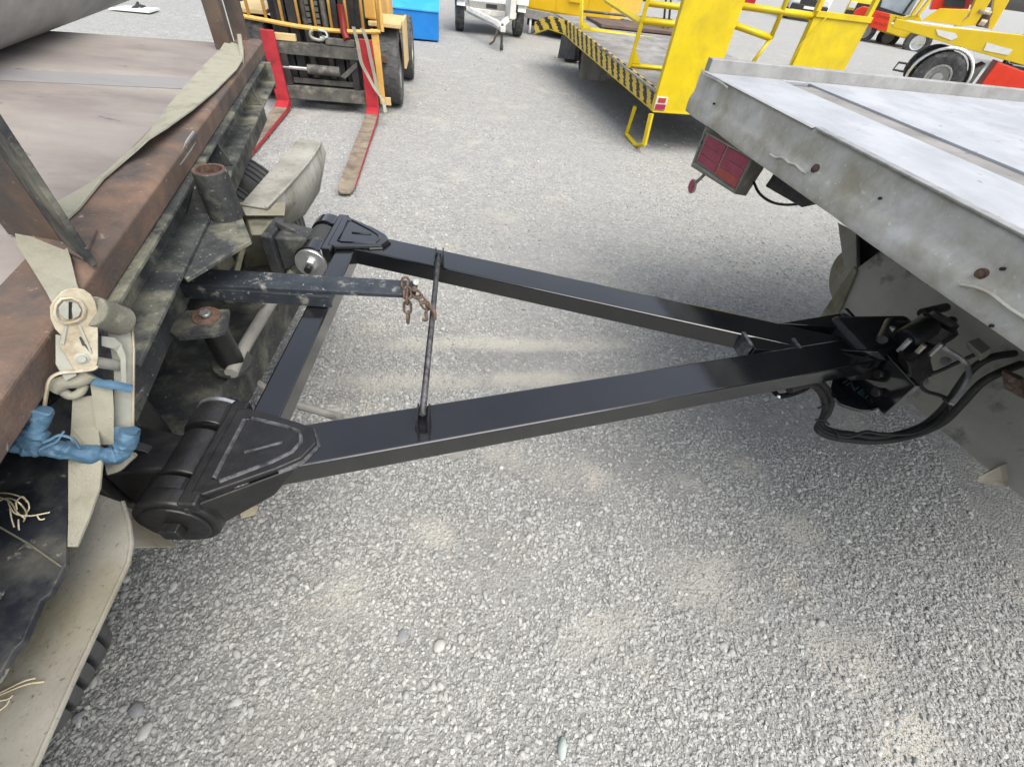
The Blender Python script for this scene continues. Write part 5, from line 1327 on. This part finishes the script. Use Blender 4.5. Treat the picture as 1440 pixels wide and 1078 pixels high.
me.materials.append(M['hazard'])
ho = bpy.data.objects.new('hazard_edge', me)
COL.objects.link(ho)
ho.parent = yt
so = ho.modifiers.new('thick', 'SOLIDIFY'); so.thickness = .02; so.offset = 0
MB().tube([p + Vector((0, 0, -.006)) for p in eb], .012, 6).build('edge_trim', 'yellow', yt)
# deck plates, sloping up away from the rear
def dz(v):
    return .612 + .155 * min(1, max(0, (v - 5.3) / 3.6))
for i, (v0, v1) in enumerate(((5.32, 6.2), (6.21, 7.1), (7.11, 8.0), (8.01, 8.9), (8.91, 9.8))):
    for j, (a, b) in enumerate(((0, 1.09), (1.10, 2.2))):
        def ul(v):
            return 2.585 - .10 * min(1, (v - 5.3) / 3.7)
        MB().hexa([Y(ul(v0) + a, v0, dz(v0) - .02), Y(ul(v0) + b, v0, dz(v0) - .02), Y(ul(v1) + b, v1, dz(v1) - .02), Y(ul(v1) + a, v1, dz(v1) - .02),
                   Y(ul(v0) + a, v0, dz(v0)), Y(ul(v0) + b, v0, dz(v0)), Y(ul(v1) + b, v1, dz(v1)), Y(ul(v1) + a, v1, dz(v1))]).build('deck_plate', 'plate_grey', yt, .003)
MB().hexa([Y(2.75, 5.33, .43), Y(4.75, 5.33, .43), Y(4.7, 9.6, .58), Y(2.7, 9.0, .58), Y(2.75, 5.33, .59), Y(4.75, 5.33, .59), Y(4.7, 9.6, .735), Y(2.7, 9.0, .735)]).build('deck_frame', 'dark', yt)
MB().box(Y, 3.26, 4.09, 5.30, 5.325, .43, .62).build('tail_board', 'yellow', yt, .003)
MB().box(Y, 2.95, 4.75, 8.60, 9.5, .77, .81).build('deck_ramp', 'plate_brown', yt, .004)
# raised ramps: sheet with a frame, seen face on
for a, b, z1 in ((2.60, 3.245, 1.62), (4.09, 4.77, 1.42)):
    rp2 = MB().box(Y, a, b, 5.286, 5.300, .425, z1).build('raised_ramp', 'yellow', yt, .003)
    for u in (a, b - .05):
        MB().box(Y, u, u + .05, 5.302, 5.352, .425, z1 + .35).build('ramp_stile', 'yellow', rp2, .004)
    MB().box(Y, a, b, 5.268, 5.285, z1 - .045, z1 + .004).build('ramp_rail', 'yellow', rp2, .003)
    MB().box(Y, a + .004, b - .004, 5.276, 5.2855, .422, .44).build('ramp_foot', 'yellow', rp2, .002)
mk = MB().box(Y, 2.602, 2.74, 5.272, 5.284, .448, .575).build('marker_lamp', 'white_dirty', yt, .004)
MB().box(Y, 2.61, 2.732, 5.266, 5.2715, .454, .505).build('lens', 'lens_red', mk, .002)
MB().box(Y, 2.625, 2.715, 5.266, 5.2715, .520, .565).build('lens', 'lens_orange', mk, .002)
def bar(name, pts, r=.026, n=4):
    return MB().tube(pts, r, n).build(name, 'yellow', yt)
bar('cross_rail', [Y(3.24, 5.32, 1.385), Y(4.12, 5.32, 1.375)], .03)
bar('rail_post', [Y(3.72, 5.32, 1.9), Y(3.715, 5.32, 1.16)], .026)
bar('rail_brace', [Y(3.25, 5.32, 1.235), Y(3.715, 5.32, 1.165)], .03)
bar('rail_post', [Y(3.715, 5.32, 1.16), Y(3.60, 5.32, .90)], .022)
bar('rail_brace', [(2.7204, 6.1848, 1.3973), (2.5658, 6.1434, 1.1614), (2.5323, 6.1344, 0.9393)], .006)
bar('gate_post', [Y(2.60, 6.25, .655), Y(2.60, 6.18, 1.14), Y(2.60, 6.15, 1.5)], .030)
bar('gate_rail', [Y(2.60, 6.26, .675), Y(3.35, 6.26, .675)], .028)
bar('gate_rail', [Y(2.60, 6.18, 1.115), Y(3.40, 6.18, 1.115)], .036)
bar('gate_rail', [Y(2.60, 6.18, 1.27), Y(3.40, 6.18, 1.27)], .030)
MB().prism([Y(2.62, 6.25, .70), Y(2.74, 6.25, .70), Y(2.62, 6.25, .86)], Vector(Y(0, .012)) - Vector(Y(0, 0))).build('gate_gusset', 'yellow', yt)
bar('side_rail', [Y(2.60, 6.2, 1.10), Y(2.60, 7.62, 1.17), Y(2.60, 8.3, 1.34)], .036)
bar('side_post', [(0.2972, 8.7819, 0.7456), (0.2417, 8.9890, 1.0704), (0.1891, 9.1852, 1.3794)], .030)
bar('low_rail', [(0.2956, 8.7341, 0.7505), (1.8073, 9.1392, 0.6998)], .034)
MB().prism([(0.3260, 8.7216, 0.7638), (0.4601, 8.7575, 0.7660), (0.3041, 8.7157, 0.8646)], Vector(Y(0, .02)) - Vector(Y(0, 0))).build('rail_gusset', 'yellow', yt)
MB().tube([(0.3187, 9.8170, 0.8758), (1.9169, 10.2452, 0.8852)], .02, 6).build('far_rail', 'carriage', yt)
for p, q in (((1.7318, 9.7815, 0.7475), (1.6262, 9.7532, 1.2088)), ((1.8231, 9.8060, 0.7451), (1.7097, 9.7756, 1.2162))):
    MB().tube([p, q], .018, 6).build('headboard_post', 'dark', yt)
# swing leg, wheels, flaps
lg = [Vector(p) for p in ((1.0242, 6.3007, 0.3422), (1.0140, 6.3386, 0.0210), (1.1124, 5.9715, 0.0001), (1.1527, 5.7436, 0.0970), (1.1374, 5.7623, 0.4081))]
MB().tube(lg, .030, 4).build('drop_leg', 'yellow', yt)
axy = Vector(Y(1, 0)) - Vector(Y(0, 0))
tyre(yt, Y(3.12, 10.55, .32), axy, .32, .30, lugs=24)
tyre(yt, Y(3.12, 9.35, .32), axy, .32, .30, lugs=24)
tyre(yt, Y(4.35, 10.55, .32), axy, .32, .30, lugs=24)
tyre(yt, Y(4.35, 9.35, .32), axy, .32, .30, lugs=24)
MB().prism([*[(-0.0033, 11.0624, 0.0001), (0.2988, 9.9349, 0.1811), (0.3039, 9.9159, 0.4756), (0.0178, 10.9839, 0.3809)]], axy * .01).build('mud_flap', 'rubber', yt)
MB().box(Y, 2.78, 3.28, 8.78, 8.79, .03, .56).build('mud_flap', 'fender_grey', yt, .002)
MB().box(Y, 3.0, 4.5, 9.2, 9.5, .3, .45).build('axle', 'dark', yt)

# ------------------------------------------------------------------ near tow truck on the right
Q = Fr(-25, 7.93, 11.8)
tow = thing('tow_truck', 'yellow tow truck with red toolbox and chrome rimmed rear mudguard', 'tow truck', Q(0, .5, 0))
axq = Vector(Q(0, 1)) - Vector(Q(0, 0))
tyre(tow, Q(.0, .08, .45), axq, .45, .27, lugs=30, hub=.52)
tyre(tow, Q(.0, 1.7, .45), axq, .45, .27, lugs=30, hub=.52)
arc = [Q(.0 + .53 * math.cos(a), -.02, .45 + .50 * math.sin(a)) for a in [math.radians(x) for x in range(190, -30, -12)]]
MB().ribbon([(Vector(p), Vector(p) + axq * .40) for p in arc], .012).build('mudguard', 'dark', tow)
MB().tube([Vector(p) for p in arc], .030, 8).build('mudguard_trim', 'chrome', tow)
MB().prism([Q(.50, .0, .25), Q(.50, .0, .70), Q(.62, .0, .80), Q(.62, .0, .25)], axq * .5).build('mudguard_side', 'carriage', tow)
MB().prism([Q(-1.27, 0, 1.105), Q(.81, 0, .905), Q(3.2, 0, .70), Q(3.2, 0, 1.40), Q(.53, 0, 1.275), Q(-.73, 0, 1.215), Q(-1.27, 0, 1.24)], axq * .06).build('tray_side', 'yellow_tow', tow, .01)
MB().prism([Q(-1.2, .061, 1.10), Q(3.2, .061, .76), Q(3.2, .061, 1.27), Q(-.9, .061, 1.19)], axq * 1.9).build('tray_floor', 'tray_pale', tow)
for pts in ([(7.4526, 12.0162, 1.1819), (7.7761, 11.8654, 1.1667), (7.8455, 11.8330, 1.1109), (7.7812, 11.8630, 1.0549), (7.5415, 11.9748, 1.0946)], [(8.2945, 11.6237, 1.1079), (8.7030, 11.4332, 1.0673), (8.7022, 11.4335, 0.9777), (8.3206, 11.6115, 0.9887)]):
    MB().prism(pts, -axq * .006).build('reflective_panel', 'reflector', tow)
MB().prism([(8.6274, 11.4795, 0.4054), (8.6292, 11.4786, 0.8601), (9.3080, 11.1621, 0.7484), (9.6202, 11.0165, 0.3129)], axq * .5).build('toolbox', 'red', tow, .015)
bx = MB().prism([(8.9738, 11.2959, 0.4826), (9.1206, 11.2274, 0.4893), (9.1461, 11.2155, 0.4217), (9.0061, 11.2808, 0.4038)], -axq * .02).build('toolbox_latch', 'dark', tow, .004)
MB().prism([(9.1668, 11.2169, 0.3377), (9.2354, 11.1849, 0.5474), (9.2594, 11.1737, 0.5285), (9.2007, 11.2011, 0.3204)], -axq * .006).build('toolbox_seam', 'red_dark', tow)
MB().tube([(7.1767, 12.1339, 0.4555), (7.1990, 12.1234, 0.5850), (7.3439, 12.0559, 0.5874), (7.3520, 12.0521, 0.4515)], .022, 4, closed=True).build('lamp_bracket', 'dark', tow)
MB().tube([(7.3660, 12.0677, 0.5259), (7.6535, 11.9336, 0.5685)], .02, 4).build('lamp_arm', 'dark', tow)
# recovery boom, winch and wing plate
MB().prism([(7.9498, 12.2919, 1.2411), (8.0616, 12.2398, 1.4152), (8.0052, 12.2661, 1.6669), (7.8935, 12.3182, 1.9634), (8.1069, 12.2187, 1.9893), (8.2218, 12.1651, 1.6965), (8.2423, 12.1555, 1.3095)], axq * .25).build('boom_arm', 'yellow_tow', tow, .01)
MB().prism([(8.4570, 12.1657, 1.2869), (8.4208, 12.1826, 1.5026), (8.1725, 12.2984, 1.9928), (8.4487, 12.1696, 2.0264), (8.5377, 12.1281, 1.6904), (8.5800, 12.1084, 1.2840)], axq * .2).build('boom_arm', 'yellow_tow', tow, .01)
MB().prism([(8.3044, 12.1817, 1.2911), (8.1973, 12.2317, 1.5181), (8.3689, 12.1517, 1.5214), (8.4777, 12.1009, 1.2960)], axq * .2).build('winch_box', 'plate_brown', tow, .01)
MB().cyl((8.2688, 12.1432, 1.3692), (8.3617, 12.0999, 1.3614), .05, 14).build('winch_drum', 'zinc', tow)
MB().tube([(8.1493, 12.1989, 1.5156), (8.3467, 12.1068, 1.5120)], .035, 6).build('winch_bar', 'zinc', tow)
MB().prism([*[(7.3525, 12.4601, 1.2623), (7.5191, 12.3824, 1.4774), (7.9807, 12.1672, 1.5219), (7.9433, 12.1846, 1.2740)]], axq * .04).build('wing_plate', 'yellow_tow', tow, .008)
MB().prism([(7.5386, 12.7043, 1.4316), (7.4293, 12.7553, 1.7918), (7.9862, 12.4956, 1.8622), (8.0995, 12.4428, 1.5234)], axq * .3).build('headboard', 'red', tow, .01)
MB().prism([(7.6988, 12.6076, 1.5123), (7.5662, 12.6694, 1.8102), (7.8745, 12.5256, 1.8492), (8.0139, 12.4606, 1.5349)], -axq * .02).build('rear_window', 'glass', tow)

# ------------------------------------------------------------------ far tow truck with lettered door
X = Fr(-25, 12.9, 24.9)
ft = thing('lettered_tow_truck', 'red and yellow tow truck with lettered door parked beyond the near one', 'tow truck', X(0, 1, 0))
V0 = 27.5
MB().prism([(12.5891, 24.4725, 0.4832), (12.4395, 24.5423, 1.0017), (13.0089, 24.2767, 0.9523), (13.1796, 24.1971, 0.4164)], axq * .1).build('door_front', 'red', ft, .01)
MB().prism([(13.1883, 24.1931, 0.4178), (13.0175, 24.2727, 0.9535), (13.4816, 24.0563, 0.9345), (13.8699, 23.8752, 1.0791), (14.2592, 23.6937, 0.7016), (14.0734, 23.7803, 0.5605), (14.0646, 23.7845, 0.3095), (13.9255, 23.8493, 0.3092)], axq * .1).build('door', 'yellow_tow', ft, .01)
MB().prism([(12.4847, 24.6315, 0.9993), (12.4759, 24.6356, 1.3048), (12.5844, 24.5850, 1.3197), (12.6353, 24.5613, 1.1091), (13.2465, 24.2763, 1.0217), (13.5697, 24.1256, 0.9816), (13.4883, 24.1635, 0.9256)], axq * .1).build('window_sill', 'dark', ft)
MB().prism([(12.5734, 24.6453, 1.0077), (12.4936, 24.6826, 1.4758), (13.6432, 24.1465, 1.4606), (13.6574, 24.1399, 0.9898)], axq * .05).build('side_window', 'glass_pale', ft)
for pts in ([(13.6666, 23.9700, 1.0057), (13.7155, 23.9473, 1.4398), (13.6889, 23.9596, 1.7671)], [(13.8324, 23.8928, 1.0303), (13.9183, 23.8527, 1.4677), (13.8892, 23.8663, 1.7930)]):
    MB().tube(pts, .07, 4).build('cab_pillar', 'yellow_tow', ft)
MB().tube([(13.3915, 24.0983, 1.0086), (13.4160, 24.0869, 1.2712), (13.4751, 24.0594, 1.6158)], .05, 4).build('cab_pillar', 'dark', ft)
MB().prism([(12.1411, 25.4538, 0.6177), (12.1628, 25.4436, 0.8997), (12.3571, 25.3530, 1.0416), (12.6648, 25.2096, 1.0174), (12.8623, 25.1175, 0.4932), (12.5834, 25.2475, 0.5909), (12.3514, 25.3557, 0.6025)], axq * .3).build('front_guard', 'red', ft, .03)
MB().prism([(12.7280, 24.7388, 0.4241), (14.2307, 24.0380, 0.2739), (14.4905, 23.9169, 0.5685), (15.2854, 23.5462, 0.3832), (15.0275, 23.6665, 0.7883), (12.6681, 24.7667, 0.8735)], axq * 1.8).build('body', 'yellow_tow', ft)
fw = (12.6859, 24.8687, 0.3116)
tyre(ft, fw, axq, .42, .3, lugs=24)
tyre(ft, (14.0092, 25.3550, 0.2098), axq, .42, .3, lugs=24)
tyre(ft, (14.2516, 23.5869, 0.2632), axq, .46, .3, lugs=24, rim_mat='chrome')
rt = Vector((13.1186, 24.2035, 0.7488)) - Vector((12.6248, 24.4338, 0.7860))
upv = Vector((0, 0, 1))
text_mesh('door_number', '24', .20, (13.1782, 24.1647, 0.7590), rt, upv, 'print', ft, ft.location)
text_mesh('door_word', 'HOUR', .10, (13.2291, 24.1410, 0.6324), rt, upv, 'print', ft, ft.location)
text_mesh('door_lettering', 'TOWING', .13, (12.5477, 24.4587, 0.8090), rt, upv, 'print_red', ft, ft.location)
text_mesh('door_lettering', 'SALVAGE', .12, (12.6216, 24.4242, 0.5946), rt, upv, 'print_red', ft, ft.location)

# ------------------------------------------------------------------ parked vehicles along the far side
def car(name, label, x, y, th, body, L=4.3, W=1.75, Hh=1.45, hood=.9, low=.25, pickup=False, front='dark'):
    f = Fr(th, x, y)
    t = thing(name, label, 'car' if name != 'parked_truck' else 'truck', f(0, 0, 0), 'vehicles parked along the far side of the yard')
    h2 = W / 2
    prof = [(-L / 2, low), (-L / 2, hood * .72), (-L / 2 + .12, hood * .95), (-L * .18, hood), (L * .42, hood), (L / 2 - .03, hood * .93), (L / 2, hood * .6), (L / 2, low)]
    MB().prism([f(u, -h2, z) for u, z in prof], Vector(f(0, W)) - Vector(f(0, 0))).build('body', body, t, .08, 3)
    c0, c1 = -L * .20, (L * .08 if pickup else L * .44)
    r0, r1 = c0 + .45, c1 - (.08 if pickup else .22)
    k = h2 - .06
    k2 = h2 - .20
    MB().hexa([f(c0, -k, hood), f(c1, -k, hood), f(c1, k, hood), f(c0, k, hood), f(r0, -k2, Hh - .05), f(r1, -k2, Hh - .05), f(r1, k2, Hh - .05), f(r0, k2, Hh - .05)]).build('windows', 'glass', t, .03)
    MB().hexa([f(r0 - .03, -k2, Hh - .049), f(r1 + .03, -k2, Hh - .049), f(r1 + .03, k2, Hh - .049), f(r0 - .03, k2, Hh - .049), f(r0 + .1, -k2 + .05, Hh), f(r1 - .06, -k2 + .05, Hh), f(r1 - .06, k2 - .05, Hh), f(r0 + .1, k2 - .05, Hh)]).build('roof', body, t, .02)
    for s in (-1, 1):
        for (p, q) in ((c0, r0), (c1, r1), ((c0 + c1) / 2, (r0 + r1) / 2)):
            MB().tube([f(p, s * (k + .005), hood), f(q, s * (k2 + .01), Hh - .04)], .045, 4).build('pillar', body, t)
    MB().hexa([f(c0 - .012, -k + .1, hood + .02), f(c0 - .0, -k + .1, hood + .0), f(c0 - .0, k - .1, hood + .0), f(c0 - .012, k - .1, hood + .02), f(r0 - .02, -k2 + .07, Hh - .08), f(r0, -k2 + .07, Hh - .08), f(r0, k2 - .07, Hh - .08), f(r0 - .02, k2 - .07, Hh - .08)]).build('windscreen', 'glass_pale', t)
    MB().box(f, -L / 2 - .03, -L / 2 + .05, -h2 + .42, h2 - .42, hood * .52, hood * .78).build('grille', front, t, .02)
    for s in (-1, 1):
        a, b = sorted((s * (h2 - .40), s * (h2 - .08)))
        MB().box(f, -L / 2 - .03, -L / 2 + .06, a, b, hood * .58, hood * .80).build('headlight', 'reflector', t, .03)
        MB().box(f, L / 2 - .05, L / 2 + .02, a, b, hood * .55, hood * .82).build('tail_lamp', 'lens_red', t, .02)
    MB().box(f, -L / 2 - .07, -L / 2 + .1, -h2 + .05, h2 - .05, low + .02, low + .24).build('bumper', 'dark', t, .03)
    MB().box(f, -L / 2 - .075, -L / 2 - .06, -.26, .26, low + .08, low + .19).build('number_plate', 'white', t)
    ax = Vector(f(0, 1)) - Vector(f(0, 0))
    for u in (-L * .31, L * .30):
        for s in (-1, 1):
            tyre(t, f(u, s * (h2 - .1), .33), ax, .33, .21, lugs=16, n=24)
    return t
car('parked_car', 'white car with reflecting windscreen at the right edge beyond the tow truck', 17.5, 21.5, 55, 'white', Hh=1.5)
car('parked_car', 'white car partly hidden behind the white one at the right edge', 22.0, 24.5, 55, 'white', Hh=1.5)
car('parked_truck', 'white four wheel drive with dark bull bar behind the yellow cross rail', 13.2, 33.5, 75, 'white', L=4.8, W=1.9, Hh=1.85, hood=1.15, low=.42)
car('parked_truck', 'white and yellow fronted truck between the ramp and the red guard', 17.2, 34.5, 62, 'yellow_tow', L=5.2, W=2.0, Hh=2.1, hood=1.25, low=.42)
car('parked_car', 'red car showing its bumper above the yellow ramp', 10.2, 36.5, 262, 'red_dark', Hh=1.45)
car('parked_car', 'dark car low at the top edge beyond the yellow gate', 3.3, 31.5, 85, 'dark', Hh=1.45)
car('parked_car', 'dark car beside the red car at the top edge', 7.0, 36.5, 85, 'dark', Hh=1.45)

# ------------------------------------------------------------------ small litter
pp = (-7.9218, 9.8921, 0.0000)
pf = Fr(20, pp[0], pp[1])
sheet = MB().hexa([pf(-.35, -.2, .01), pf(.3, -.25, .012), pf(.36, .2, .012), pf(-.2, .22, .01), pf(-.35, -.2, .03), pf(.3, -.25, .05), pf(.36, .2, .04), pf(-.2, .22, .03)]).build('white_sheet', 'paper', root=pp)
tag(sheet, 'pale sheet of card lying on the gravel past the trailer deck', 'card')
tw = thing('twig', 'dark forked twig beside the pale card past the trailer', 'twig', (-8.1935, 10.3120, 0.0000))
for pts in ([(-7.9426, 9.8688, 0.0300), (-7.8235, 9.9065, 0.0800), (-7.9138, 10.1714, 0.0300)], [(-7.8955, 9.9370, 0.0600), (-7.9220, 10.0415, 0.1000)], [(-7.8599, 9.9886, 0.0700), (-7.8746, 10.0883, 0.0200)]):
    MB().tube([Vector(p) for p in pts], .022, 5).build('stick', 'dark', tw)
lf = MB().slab([(-0.9759, 0.7292, 0.0350), (-0.9344, 0.7485, 0.0500), (-0.8938, 0.7337, 0.0500), (-0.8958, 0.7143, 0.0300), (-0.9433, 0.6947, 0.0200)], .006).build('timber_offcut', 'timber', root=(-0.9455, 0.7376, 0.0000))
tag(lf, 'pale timber offcut on the ground under the near hinge', 'offcut')
